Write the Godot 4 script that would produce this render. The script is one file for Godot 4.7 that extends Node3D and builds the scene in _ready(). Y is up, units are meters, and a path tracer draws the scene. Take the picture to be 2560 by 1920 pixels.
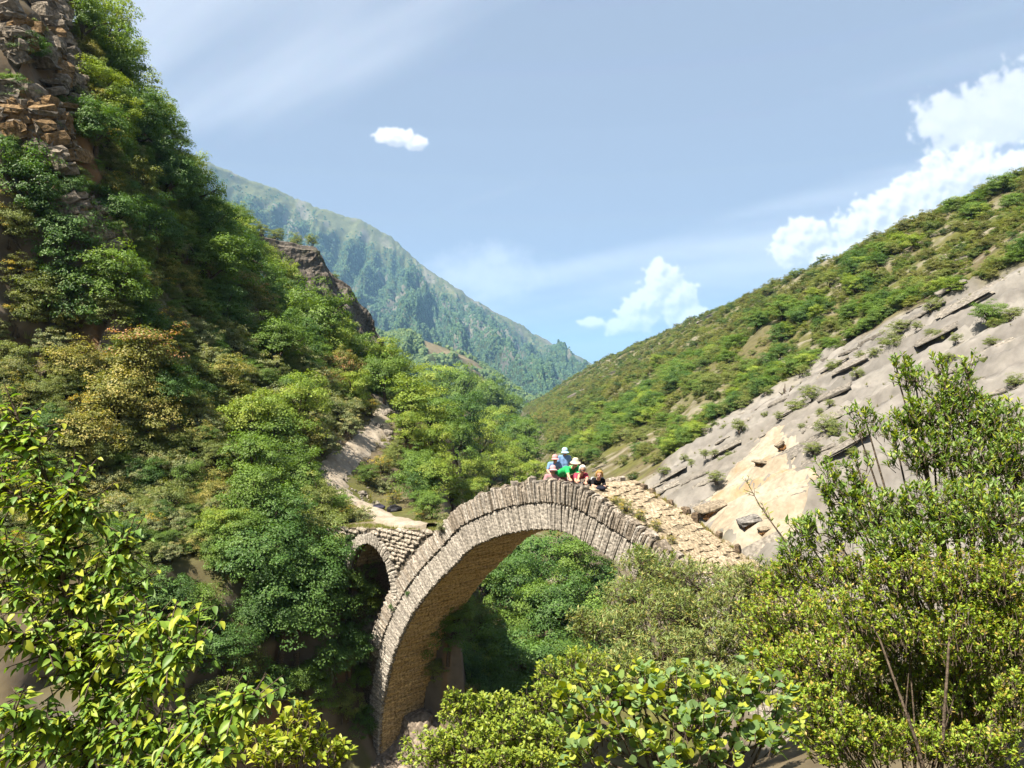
extends Node3D
# A stone arch bridge over a wooded mountain gorge. Eye level is y = 0; the camera looks along -z.

const FPX := 1884.1          # focal length in pixels of the 2560 x 1920 photograph
const BED := -15.5
const P0 := Vector3(1.46, 0, -22.95)   # crown of the bridge, on its upstream face
const RS := 0.70710678

var rng := RandomNumberGenerator.new()
var noise := FastNoiseLite.new()
var fine := FastNoiseLite.new()
var cell := FastNoiseLite.new()
var tex := {}
var path_points: Array = []
var used_names := {}
var species := {}
var stones: Array = []


func _ready():
	rng.seed = 20240611
	noise.seed = 7
	noise.noise_type = FastNoiseLite.TYPE_SIMPLEX_SMOOTH
	noise.fractal_type = FastNoiseLite.FRACTAL_FBM
	noise.fractal_octaves = 4
	noise.frequency = 1.0
	fine.seed = 19
	fine.noise_type = FastNoiseLite.TYPE_SIMPLEX_SMOOTH
	fine.fractal_type = FastNoiseLite.FRACTAL_RIDGED
	fine.fractal_octaves = 4
	fine.frequency = 1.0
	cell.seed = 5
	cell.noise_type = FastNoiseLite.TYPE_CELLULAR
	cell.cellular_return_type = FastNoiseLite.RETURN_CELL_VALUE
	cell.frequency = 1.0
	setup_view()
	make_textures()
	build_ground()
	build_far()
	build_bridge()
	build_path()
	build_species()
	build_crag()
	build_cliff_blocks()
	build_slab_details()
	build_right_hill_plants()
	build_left_plants()
	build_ground_cover()
	build_foreground()
	build_people()
	build_bags()


func setup_view():
	var cam := Camera3D.new()
	cam.name = "camera"
	cam.fov = 54.0
	cam.near = 0.05
	cam.far = 12000.0
	add_child(cam)
	cam.current = true
	var env := Environment.new()
	env.background_mode = Environment.BG_SKY
	env.sky = Sky.new()
	env.sky.sky_material = make_sky()
	env.background_energy_multiplier = 1.26
	env.tonemap_mode = Environment.TONE_MAPPER_LINEAR
	env.tonemap_exposure = 4.2
	env.fog_enabled = true
	env.fog_density = 0.00012
	env.fog_light_color = Color(0.60, 0.80, 1.0)
	env.ssao_enabled = true
	env.ssil_enabled = true
	env.sdfgi_enabled = true
	var we := WorldEnvironment.new()
	we.name = "world_environment"
	we.environment = env
	add_child(we)
	var sun := DirectionalLight3D.new()
	sun.name = "sun"
	sun.light_energy = 1.38
	sun.light_color = Color(1.0, 0.955, 0.88)
	sun.light_angular_distance = 0.5
	sun.shadow_enabled = true
	add_child(sun)
	sun.look_at_from_position(Vector3(-0.38, 0.86, 0.34) * 100.0, Vector3.ZERO, Vector3.UP)


# ---------------------------------------------------------------- sky
func sky_disc(q: Vector2, list: Array) -> float:
	var best := -1.0
	for e in list:
		var d: float = 1.0 - Vector2((q.x - e[0]) / e[2], (q.y - e[1]) / e[3]).length()
		best = maxf(best, d)
	return best


func make_sky() -> PanoramaSkyMaterial:
	var w := 1024
	var h := 512
	var pad := 8
	var img := Image.create(w + 2 * pad, h, false, Image.FORMAT_RGB8)
	for y in h:
		var el := (0.5 - (y + 0.5) / h) * PI
		for x in w + 2 * pad:
			var az := (x - pad + 0.5) / w * TAU
			var d := Vector3(sin(az) * cos(el), sin(el), -cos(az) * cos(el))
			var up := maxf(d.y, 0.0)
			var t := pow(1.0 - up, 2.4)
			var c := Color(0.070, 0.086, 0.116).lerp(Color(0.096, 0.115, 0.145), t)
			# thin high cloud drawn out in long streaks
			var q := d / maxf(d.y + 0.18, 0.05)
			var a := q.x * 0.8 + q.z * 0.6
			var b := -q.x * 0.6 + q.z * 0.8
			var m := noise.get_noise_3d(a * 0.22, b * 0.9, 3.0) * 1.3 + 0.5 * noise.get_noise_3d(a * 0.5, b * 3.4, 9.0)
			var veil := smoothstep(-0.32, 0.55, m) * 0.72
			veil *= smoothstep(-0.02, 0.12, d.y)
			c = c.lerp(Color(0.160, 0.172, 0.194), veil)
			img.set_pixel(x, y, c.linear_to_srgb())
	img.resize(4096 + 8 * pad, 2048, Image.INTERPOLATE_CUBIC)
	img = img.get_region(Rect2i(4 * pad, 0, 4096, 2048))
	# heaped clouds over the hill, as discs in the picture's own angles
	var heap := [[1655, 712, 62, 62], [1620, 760, 60, 50], [1690, 752, 60, 56], [1585, 800, 55, 38], [1640, 690, 34, 30], [1650, 672, 26, 28], [1720, 790, 50, 45], [1545, 815, 40, 28],
		[1480, 808, 34, 15], [1450, 804, 10, 5],
		[1995, 600, 58, 50], [2030, 590, 44, 44], [1975, 630, 50, 40], [2060, 640, 50, 40], [2010, 570, 34, 28],
		[2140, 570, 60, 56], [2190, 540, 70, 62], [2250, 505, 76, 60], [2310, 480, 80, 60], [2370, 450, 84, 66], [2430, 425, 86, 66], [2490, 425, 80, 60], [2170, 610, 90, 50], [2300, 560, 130, 70], [2540, 415, 70, 50], [2620, 400, 90, 70],
		[1000, 347, 62, 24], [975, 343, 40, 22], [1035, 357, 40, 18], [990, 335, 30, 18]]
	var high := [[2420, 330, 130, 66], [2380, 290, 90, 70], [2490, 290, 150, 90], [2560, 250, 120, 100], [2340, 320, 70, 40], [2640, 260, 160, 110]]
	var wisp := [[1215, 680, 150, 60], [1240, 650, 60, 45], [1230, 720, 90, 40]]
	for y in range(560, 1050):
		var el := (0.5 - (y + 0.5) / 2048.0) * PI
		for xx in range(-170, 480):
			var az := (xx + 0.5) / 4096.0 * TAU
			var p := Vector2(1280 + FPX * tan(az), 960 - FPX * tan(el) / cos(az))
			if p.y > 1000 or p.y < 130 or p.x < 850 or p.x > 2760:
				continue
			var n1 := noise.get_noise_2d(p.x * 0.017, p.y * 0.017) * 0.5 + noise.get_noise_2d(p.x * 0.05 + 40.0, p.y * 0.05) * 0.17
			var x := posmod(xx, 4096)
			var c := img.get_pixel(x, y).srgb_to_linear()
			var f := sky_disc(p, wisp)
			if f > -0.6:
				c = c.lerp(Color(0.17, 0.185, 0.215), smoothstep(-0.35, 0.9, f + n1 * 0.9) * 0.62)
			f = sky_disc(p, high)
			if f > -0.6:
				var a := smoothstep(-0.12, 0.30, f + n1)
				var l := clampf(0.55 + 0.5 * (f - sky_disc(p + Vector2(-16, -26), high)) + n1 * 0.35, 0.0, 1.0)
				c = c.lerp(Color(0.155, 0.165, 0.182).lerp(Color(0.215, 0.22, 0.23), l), a * 0.93)
			f = sky_disc(p, heap)
			if f > -0.6:
				var d := f + n1
				var a := smoothstep(-0.05, 0.17, d)
				var o := p + Vector2(-9, -12)
				var n2 := noise.get_noise_2d(o.x * 0.017, o.y * 0.017) * 0.5 + noise.get_noise_2d(o.x * 0.05 + 40.0, o.y * 0.05) * 0.17
				var l := clampf(0.60 + 1.5 * (d - sky_disc(o, heap) - n2), 0.0, 1.0)
				c = c.lerp(Color(0.140, 0.150, 0.168).lerp(Color(0.240, 0.240, 0.240), l), a)
			img.set_pixel(x, y, c.linear_to_srgb())
	var m := PanoramaSkyMaterial.new()
	m.panorama = ImageTexture.create_from_image(img)
	return m


# ---------------------------------------------------------------- helpers
class MB:
	var v := PackedVector3Array()
	var c := PackedColorArray()
	var i := PackedInt32Array()

	func point(p: Vector3, col := Color.WHITE) -> int:
		v.append(p)
		c.append(col)
		return v.size() - 1

	func tri(a: Vector3, b: Vector3, d: Vector3, col := Color.WHITE):
		var k := v.size()
		v.append(a)
		v.append(b)
		v.append(d)
		c.append(col)
		c.append(col)
		c.append(col)
		i.append(k)
		i.append(k + 1)
		i.append(k + 2)

	func quad(a: Vector3, b: Vector3, d: Vector3, e: Vector3, col := Color.WHITE):
		var k := v.size()
		v.append_array([a, b, d, e])
		c.append_array([col, col, col, col])
		i.append_array([k, k + 1, k + 2, k, k + 2, k + 3])

	func face(a: int, b: int, d: int):
		i.append(a)
		i.append(b)
		i.append(d)

	# a grid of points, wide by high, whose rows were appended one after the other
	func grid(first: int, wide: int, high: int):
		for y in high - 1:
			for x in wide - 1:
				var k := first + y * wide + x
				i.append_array([k, k + 1, k + wide, k + 1, k + wide + 1, k + wide])

	func add(o: MB, t: Transform3D, tint := Color.WHITE):
		var k := v.size()
		for p in o.v:
			v.append(t * p)
		for q in o.c:
			c.append(q * tint)
		for j in o.i:
			i.append(j + k)

	func tube(pts: Array, radii: Array, sides := 6, col := Color.WHITE):
		var first := v.size()
		for a in pts.size():
			var p: Vector3 = pts[a]
			var d: Vector3 = (pts[mini(a + 1, pts.size() - 1)] - pts[maxi(a - 1, 0)]).normalized()
			var u := d.cross(Vector3(0.31, 0.2, 0.93)).normalized()
			var w := d.cross(u)
			for k in sides + 1:
				var g := TAU * k / sides
				point(p + (u * cos(g) + w * sin(g)) * float(radii[a]), col)
		grid(first, sides + 1, pts.size())

	func mesh(mat: Material, smooth := false) -> ArrayMesh:
		var arr := []
		arr.resize(Mesh.ARRAY_MAX)
		arr[Mesh.ARRAY_VERTEX] = v
		arr[Mesh.ARRAY_COLOR] = c
		arr[Mesh.ARRAY_INDEX] = i
		if smooth:
			var n := PackedVector3Array()
			n.resize(v.size())
			for k in range(0, i.size(), 3):
				var a := v[i[k]]
				var q := (v[i[k + 2]] - a).cross(v[i[k + 1]] - a)
				n[i[k]] += q
				n[i[k + 1]] += q
				n[i[k + 2]] += q
			for k in n.size():
				n[k] = n[k].normalized()
			arr[Mesh.ARRAY_NORMAL] = n
		var m := ArrayMesh.new()
		m.add_surface_from_arrays(Mesh.PRIMITIVE_TRIANGLES, arr)
		m.surface_set_material(0, mat)
		return m


func numbered(called: String) -> String:
	var k: int = used_names.get(called, 0)
	used_names[called] = k + 1
	return called if k == 0 else "%s_%03d" % [called, k]


func put(called: String, mesh: Mesh, parent: Node = null) -> MeshInstance3D:
	var o := MeshInstance3D.new()
	o.mesh = mesh
	if parent == null:
		o.name = numbered(called)
		add_child(o, true)
	else:
		o.name = called
		parent.add_child(o, true)
	return o


func base(called: String, at: Vector3, label: String, category: String, group := "") -> Node3D:
	var o := Node3D.new()
	o.name = numbered(called)
	o.position = at
	add_child(o, true)
	tag(o, label, category, group)
	return o


func tag(o: Node, label: String, category := "", group := "", kind := ""):
	if label:
		o.set_meta("label", label)
	if category:
		o.set_meta("category", category)
	if group:
		o.set_meta("group", group)
	if kind:
		o.set_meta("kind", kind)


func copies(called: String, mesh: Mesh, where: Array, tints: Array, parent: Node = null) -> MultiMeshInstance3D:
	var mm := MultiMesh.new()
	mm.transform_format = MultiMesh.TRANSFORM_3D
	mm.use_colors = true
	mm.mesh = mesh
	mm.instance_count = where.size()
	for k in where.size():
		mm.set_instance_transform(k, where[k])
		mm.set_instance_color(k, tints[k])
	var o := MultiMeshInstance3D.new()
	o.multimesh = mm
	if parent == null:
		o.name = numbered(called)
		add_child(o, true)
	else:
		o.name = called
		parent.add_child(o, true)
	o.set_meta("kind", "stuff")
	return o


func R(a: float, b: float) -> float:
	return rng.randf_range(a, b)


func rdir() -> Vector3:
	var z := R(-1, 1)
	var a := R(0, TAU)
	var r := sqrt(1 - z * z)
	return Vector3(r * cos(a), z, r * sin(a))


func lut(list: Array, x: float) -> float:
	# list of [x, y] with x falling or rising
	var up: bool = list[0][0] < list[-1][0]
	for k in range(1, list.size()):
		var b: float = list[k][0]
		if (up and x <= b) or (not up and x >= b) or k == list.size() - 1:
			var a: float = list[k - 1][0]
			return lerpf(list[k - 1][1], list[k][1], clampf((x - a) / (b - a), 0, 1))
	return list[-1][1]


func ray(px: float, py: float) -> Vector3:
	return Vector3((px - 1280) / FPX, (960 - py) / FPX, -1)


# the ground, or the platform of the bridge's left approach where that lies over it
func top_at(x: float, z: float) -> float:
	var s := (x - P0.x + z - P0.z) * RS
	var n := (x - P0.x - z + P0.z) * RS
	if s > -14.3 and s < -5.2 and n > 0.1 and n < 2.8:
		return lut(deck_line, s) - 0.02
	return height(x, z)


# the point of the ground that shows at a pixel of the photograph; where the ray clears the ground, the point where it comes closest
func ground_at(px: float, py: float, far := 700.0) -> Vector3:
	var r := ray(px, py)
	var t := 9.0
	var best := 1e9
	var bt := 60.0
	while t < far:
		var p := r * t
		var gap := p.y - top_at(p.x, p.z)
		if gap < 0.0:
			var lo := t / 1.02 - 0.05
			var hi := t
			for k in 8:
				var m := (lo + hi) / 2
				if (r * m).y < top_at(r.x * m, -m):
					hi = m
				else:
					lo = m
			return r * hi
		if gap / t < best:
			best = gap / t
			bt = t
		t *= 1.015
	var q := r * bt
	return Vector3(q.x, top_at(q.x, q.z), q.z)


# ---------------------------------------------------------------- the lie of the land
var river := [Vector2(-70, 44), Vector2(-27, 5.3), Vector2(-12.7, -8.8), Vector2(2.4, -24.3), Vector2(4.2, -32), Vector2(3.6, -45), Vector2(1, -70), Vector2(-1, -100), Vector2(0, -150), Vector2(3, -220), Vector2(3, -400), Vector2(0, -700)]
var left_edge := [[20, -4.0], [-9, -6.4], [-24, -6.7], [-34, -6.6], [-41, -6.0], [-48, -4.7], [-56, -3.3], [-66, -2.2], [-90, -4.0], [-140, -9.0], [-200, -13.0], [-400, -20.0], [-700, -26.0]]
var left_crest := [[20, 26.0], [-24, 26.0], [-38, 24.0], [-50, 21.5], [-55, 20.0], [-60, 18.6], [-66, 16.3], [-72, 15.5], [-80, 14.0], [-86, 12.5], [-92, 9.0], [-100, 4.5], [-112, 2.5], [-125, 0.5], [-150, -4.0], [-200, -9.0], [-400, -14.0], [-700, -22.0]]
var left_width := [[20, 12.6], [-30, 12.6], [-36, 11.6], [-48, 10.4], [-62, 9.2], [-400, 9.0]]
var right_width := [[20, 9.0], [-26, 9.2], [-34, 6.0], [-45, 5.4], [-70, 7.0], [-100, 9.0], [-400, 9.0]]
var right_edge := [[20, -5.0], [-12, -6.0], [-25, -6.9], [-60, -8.0], [-100, -9.0], [-300, -12.0], [-560, -17.0], [-700, -22.0]]
var rise_left := [[0, 0.0], [5, 1.75], [11, 7.75], [20, 27.5], [30, 24.0], [80, 5.0]]
var rise_right := [[0, 0.0], [40, 25.6], [70, 39.5], [94, 50.0], [104, 51.0], [140, 40.0], [220, 10.0]]


# signed distance from the river's middle (right of it is positive) and the z of the nearest point of it
func from_river(x: float, z: float) -> Vector2:
	var p := Vector2(x, z)
	var best := 1e12
	var side := 1.0
	var at := 0.0
	for k in river.size() - 1:
		var a: Vector2 = river[k]
		var ab: Vector2 = river[k + 1] - a
		var t := clampf((p - a).dot(ab) / ab.length_squared(), 0, 1)
		var q := a + ab * t
		var d := p.distance_squared_to(q)
		if d < best:
			best = d
			at = q.y
			side = -1.0 if ab.cross(p - q) < 0.0 else 1.0
	return Vector2(sqrt(best) * side, at)


# the bank behind the left approach of the bridge is made up to the level of its platform
func height(x: float, z: float) -> float:
	var y := bare_height(x, z)
	if x > -24.0 and x < 4.0 and z < -24.0 and z > -54.0:
		var s := (x - P0.x + z - P0.z) * RS
		var n := (x - P0.x - z + P0.z) * RS
		var e := maxf(n - 2.8, 0.0)
		var w := smoothstep(-7.0 - e * 1.2, -8.6 - e * 1.2, s) * smoothstep(13.0, 8.0, n) * smoothstep(2.0, 2.8, n)
		if w > 0.0:
			y = maxf(y, lerpf(y, lut(deck_line, s) - 0.12 + e * 0.10, w))
	return y


func bare_height(x: float, z: float) -> float:
	var f := from_river(x, z)
	var bed := lut([[0, BED], [-60, -14.5], [-150, -16.0], [-400, -22.0], [-700, -27.0]], f.y)
	var big := noise.get_noise_2d(x * 0.022, z * 0.022)
	var mid := noise.get_noise_2d(x * 0.11 + 31.0, z * 0.11)
	if f.x > 0.0:
		var e := lut(right_width, f.y)
		var y0 := lut(right_edge, f.y)
		var t := f.x - e
		if t < 0.0:
			return lerpf(bed, y0, smoothstep(e - 3.6, e, f.x)) + mid * 0.5
		var nose := 1.0 - smoothstep(-500.0, -660.0, f.y) if f.y < -500.0 else 1.0
		var g := lut(rise_right, t)
		var calm := 0.25 + 0.75 * smoothstep(-52.0, -75.0, z)
		return y0 + g * nose + (big * 4.0 * smoothstep(0.0, 30.0, t) + mid * 1.3 * smoothstep(0.0, 6.0, t)) * calm
	var e2 := lut(left_width, f.y)
	var y1 := lut(left_edge, f.y)
	var q := -f.x - e2
	if q < 0.0:
		return lerpf(lerpf(bed, y1 - 2.9, smoothstep(-3.5, -2.2, q)), y1, smoothstep(-2.4, 0.4, q)) + mid * 0.6
	var k := (lut(left_crest, f.y) - y1) / 27.5
	var flat := smoothstep(1.0, 6.0, q)
	# ledges of the bedded cliff
	var step := noise.get_noise_2d(x * 0.25, z * 0.25) * 0.8 + big * 3.0
	return y1 + lut(rise_left, q) * k + flat * (step + mid * 1.0)


func slab_share(x: float, z: float) -> float:
	# the bare tilted rock beyond the bridge
	var wob := noise.get_noise_2d(x * 0.12 + 70.0, z * 0.12) * 5.0
	var top := lut([[8, -54.0], [17, -60.0], [25, -62.0], [30, -54.0], [34, -46.0], [46, -20.0], [60, 20.0]], x)
	var f := from_river(x, z)
	if f.x < 5.0:
		return 0.0
	return smoothstep(-2.0, 2.5, z - top + wob) * smoothstep(5.0, 6.2, f.x) * smoothstep(-13.0, -24.0, z)


# ---------------------------------------------------------------- materials
func grain(seed_: int, freq: float, octaves: int, lo: float, hi: float, gain := 1.0, ridged := false) -> ImageTexture:
	var f := FastNoiseLite.new()
	f.seed = seed_
	f.frequency = freq
	f.noise_type = FastNoiseLite.TYPE_SIMPLEX_SMOOTH
	f.fractal_type = FastNoiseLite.FRACTAL_RIDGED if ridged else FastNoiseLite.FRACTAL_FBM
	f.fractal_octaves = octaves
	f.fractal_gain = 0.6
	var im := f.get_seamless_image(512, 512)
	var out := Image.create(512, 512, false, Image.FORMAT_RGB8)
	for y in 512:
		for x in 512:
			var g := clampf((im.get_pixel(x, y).r - 0.5) * gain + 0.5, 0, 1)
			var k := lerpf(lo, hi, g)
			out.set_pixel(x, y, Color(k, k, k))
	return ImageTexture.create_from_image(out)


func make_textures():
	tex.rock = grain(3, 0.012, 6, 0.5, 1.0, 1.7)
	tex.pits = grain(8, 0.016, 6, 0.52, 1.0, 2.0)
	tex.earth = grain(11, 0.010, 6, 0.78, 1.0, 1.4)
	tex.cloth = grain(21, 0.05, 3, 0.86, 1.0, 1.2)


func surf(tex_name: String, repeat_m: float, bump_cm: float, rough := 0.95, tint := Color.WHITE) -> StandardMaterial3D:
	var m := StandardMaterial3D.new()
	m.albedo_color = (tint * 0.60).linear_to_srgb()
	m.vertex_color_use_as_albedo = true
	m.roughness = rough
	m.metallic_specular = 0.25
	m.albedo_texture = tex[tex_name]
	m.uv1_triplanar = true
	m.uv1_world_triplanar = true
	m.uv1_scale = Vector3.ONE / repeat_m
	if bump_cm > 0.0:
		m.heightmap_enabled = true
		m.heightmap_texture = tex[tex_name]
		m.heightmap_scale = bump_cm
	return m


func leaf_material(rough := 0.5, through := Color(0.95, 0.95, 0.55)) -> StandardMaterial3D:
	var m := StandardMaterial3D.new()
	m.vertex_color_use_as_albedo = true
	m.roughness = rough
	m.metallic_specular = 0.4
	m.backlight_enabled = true
	m.backlight = through
	m.cull_mode = BaseMaterial3D.CULL_DISABLED
	return m


func plain(col: Color, rough := 0.8, spec := 0.3) -> StandardMaterial3D:
	var m := StandardMaterial3D.new()
	m.albedo_color = (col * 0.60).linear_to_srgb()
	m.vertex_color_use_as_albedo = true
	m.roughness = rough
	m.metallic_specular = spec
	return m


# ---------------------------------------------------------------- ground
func ground_color(x: float, y: float, z: float, steep: float) -> Color:
	var n1 := noise.get_noise_2d(x * 0.35, z * 0.35)
	var n2 := noise.get_noise_2d(x * 0.06 + 9.0, z * 0.06)
	var soil := Color(0.155, 0.125, 0.075).lerp(Color(0.23, 0.19, 0.125), clampf(0.5 + n1, 0, 1))
	var grass := Color(0.115, 0.135, 0.035).lerp(Color(0.17, 0.165, 0.055), clampf(0.5 + n1 * 1.2, 0, 1))
	var c := soil.lerp(grass, smoothstep(-0.25, 0.25, n2 + n1 * 0.4))
	var f := from_river(x, z)
	var rock := Color(0.20, 0.165, 0.125).lerp(Color(0.29, 0.25, 0.20), clampf(0.5 + n1 * 1.3, 0, 1))
	if f.x < 0.0:
		# bedded limestone, rust stained in places
		var rust := smoothstep(0.12, 0.45, noise.get_noise_3d(x * 0.16, y * 0.2, z * 0.16 + 40.0))
		rock = rock.lerp(Color(0.36, 0.20, 0.085), rust * 0.75)
		c = c.lerp(rock, smoothstep(1.35, 2.1, steep + n1 * 0.7))
		return c
	var s := slab_share(x, z)
	var w := -0.48 * x + 0.88 * z
	var streak := noise.get_noise_2d(w * 0.5, (0.88 * x + 0.48 * z) * 0.04)
	var slab := Color(0.235, 0.221, 0.205).lerp(Color(0.34, 0.322, 0.298), clampf(0.5 + streak * 1.7 + n1 * 0.5, 0, 1))
	slab = slab.lerp(Color(0.29, 0.268, 0.235), smoothstep(0.1, 0.5, n2) * 0.6)
	c = c.lerp(grass, smoothstep(-60.0, -75.0, z) * 0.45)
	if z < -40.0:
		# scrub ground with pale bedding planes showing through
		c = c.lerp(Color(0.33, 0.30, 0.235), smoothstep(0.02, 0.3, streak + n1 * 0.25) * 0.85)
	c = c.lerp(slab, s)
	return c.lerp(rock, smoothstep(1.2, 2.0, steep) * (1.0 - s))


func slab_relief(x: float, z: float) -> float:
	var s := slab_share(x, z)
	if s <= 0.0:
		return 0.0
	var w := -0.48 * x + 0.88 * z
	var u := 0.88 * x + 0.48 * z
	var k := noise.get_noise_2d(w * 0.42 + 0.6 * noise.get_noise_2d(u * 0.1, w * 0.1), u * 0.035 + 5.0) * 2.6
	var stepped := floorf(k * 3.0) / 3.0 + smoothstep(0.86, 1.0, fposmod(k * 3.0, 1.0)) / 3.0
	return s * (stepped * 0.50 + fine.get_noise_2d(w * 0.5, u * 0.09) * 0.13)


func build_ground():
	var mat := surf("earth", 4.6, 7.0)
	for patch in [[-48.0, 62.0, -78.0, 14.0, 0.36], [-110.0, 232.0, -702.0, 60.0, 3.0]]:
		var mb := MB.new()
		var st: float = patch[4]
		var wide := int((patch[1] - patch[0]) / st) + 1
		var high := int((patch[3] - patch[2]) / st) + 1
		var coarse := st > 1.0
		for r in high:
			for k in wide:
				var x: float = patch[0] + k * st
				var z: float = patch[2] + r * st
				var y := height(x, z)
				if not coarse:
					y += slab_relief(x, z) + noise.get_noise_2d(x * 0.8, z * 0.8) * 0.12
				elif x > -46 and x < 60 and z > -76 and z < 12:
					y -= 1.5
				var p := Vector3(x, y, z)
				if not coarse:
					# ledges and hollows of the bedded rock on the steep side of the valley
					var f := from_river(x, z)
					var q := -f.x - lut(left_width, f.y)
					var hard := maxf(smoothstep(-5.0, -3.0, q) * smoothstep(1.0, -0.5, q), smoothstep(9.0, 12.0, q) * smoothstep(24.0, 20.0, q))
					if hard > 0.0:
						var bed := y + 0.25 * x
						p += Vector3(0.75, 0, 0.5) * hard * (noise.get_noise_1d(bed * 0.55) * 1.1 + noise.get_noise_1d(bed * 1.7 + 30.0) * 0.6 + noise.get_noise_3d(x * 0.35, y * 0.2, z * 0.35) * 1.2)
				mb.point(p)
		for r in high:
			for k in wide:
				var q := r * wide + k
				var p := mb.v[q]
				var dx := mb.v[r * wide + mini(k + 1, wide - 1)] - mb.v[r * wide + maxi(k - 1, 0)]
				var dz := mb.v[mini(r + 1, high - 1) * wide + k] - mb.v[maxi(r - 1, 0) * wide + k]
				var steep := Vector2(dx.y / maxf(dx.x, 0.01), dz.y / maxf(dz.z, 0.01)).length()
				mb.c[q] = ground_color(p.x, p.y, p.z, steep)
		for r in high - 1:
			for k in wide - 1:
				var p := mb.v[r * wide + k]
				if coarse and p.x > -44 and p.x < 54 and p.z > -72 and p.z < 6:
					continue
				var q := r * wide + k
				mb.i.append_array([q, q + 1, q + wide, q + 1, q + wide + 1, q + wide])
		var o := put("terrain" if not coarse else "hill_terrain", mb.mesh(mat, true))
		tag(o, "", "", "", "structure")
	# the valley floor out to the horizon
	var far := MB.new()
	for r in 41:
		for k in 41:
			var x := -9000.0 + k * 450.0
			var z := -11000.0 + r * 285.0
			far.point(Vector3(x, -48.0, z), Color(0.09, 0.11, 0.045))
	far.grid(0, 41, 41)
	tag(put("ground", far.mesh(mat, true)), "", "", "", "structure")


# ---------------------------------------------------------------- the far side of the valley
var big_ridge := [[300, 318, 2000], [490, 393, 2150], [600, 438, 2300], [720, 486, 2450], [800, 520, 2500], [900, 548, 2600], [975, 590, 2650], [1030, 640, 2650], [1060, 668, 2620], [1130, 712, 2600], [1200, 760, 2650], [1280, 800, 2700], [1340, 838, 2750], [1440, 888, 2850], [1560, 950, 2950], [1700, 1000, 3100]]
var near_ridge := [[760, 760, 700], [880, 806, 730], [970, 833, 760], [1020, 826, 780], [1065, 850, 800], [1169, 886, 840], [1240, 930, 860], [1314, 985, 880], [1400, 1020, 900]]


func ridge_point(list: Array, a: float) -> Vector3:
	var f := a * (list.size() - 1)
	var k := clampi(int(f), 0, list.size() - 2)
	var p := ray(list[k][0], list[k][1]) * float(list[k][2])
	var q := ray(list[k + 1][0], list[k + 1][1]) * float(list[k + 1][2])
	return p.lerp(q, f - k)


func mountain_at(a: float, b: float) -> Vector3:
	var r := ridge_point(big_ridge, a)
	if b < 0.0:
		return r + Vector3(0, b * 1500.0, b * 2500.0)
	var foot := Vector3(-420 + a * 900.0, -60, -1000 - a * 350.0)
	var p := r.lerp(foot, b)
	p.y = lerpf(r.y, foot.y, pow(b, 0.82))
	var env := smoothstep(0.0, 0.16, b) * smoothstep(1.0, 0.75, b)
	var al := a * 9.0 + b * 1.6
	var spur := fine.get_noise_2d(al * 0.36, b * 0.55 + 2.0) * 105.0 + fine.get_noise_2d(al * 1.1 + 50.0, b * 2.2) * 40.0 + noise.get_noise_2d(al * 3.0, b * 9.0) * 20.0
	p.y += env * (spur - 78.0)
	p.z += env * spur * 0.9
	p.y += noise.get_noise_2d(a * 80.0, b * 60.0) * 5.0 + noise.get_noise_2d(a * 22.0 + 3.0, b * 20.0) * 9.0
	return p


func near_hill_at(a: float, b: float) -> Vector3:
	var r := ridge_point(near_ridge, a)
	if b < 0.0:
		return r + Vector3(0, b * 300.0, b * 500.0)
	var foot := Vector3(-150 + a * 190.0, -36, -440 - a * 60.0)
	var p := r.lerp(foot, b)
	p.y = lerpf(r.y, foot.y, pow(b, 0.9))
	var env := smoothstep(0.0, 0.2, b)
	p.y += env * (fine.get_noise_2d(a * 3.2 + b * 1.2, b * 1.1 + 7.0) * 13.0 + noise.get_noise_2d(a * 14.0, b * 9.0) * 4.0 - 4.0)
	return p


func far_field(a: float, b: float) -> float:
	# open meadow strips on the near wooded hill
	var one := smoothstep(0.09, 0.02, absf(b - 0.07 - (a - 0.55) * 0.35)) * smoothstep(0.44, 0.52, a) * smoothstep(0.74, 0.66, a)
	var two := smoothstep(0.08, 0.01, absf(b - 0.30 - (a - 0.62) * 0.2)) * smoothstep(0.5, 0.6, a) * smoothstep(0.95, 0.8, a)
	return maxf(one, two * 0.8)


func rock_patch(a: float, b: float) -> float:
	var n := noise.get_noise_2d(a * 13.0 + 4.0, b * 8.0)
	return smoothstep(0.05, 0.3, n + 0.35 * exp(-pow((a - 0.54) / 0.11, 2.0) - pow((b - 0.33) / 0.12, 2.0)) - 0.08)


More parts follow.
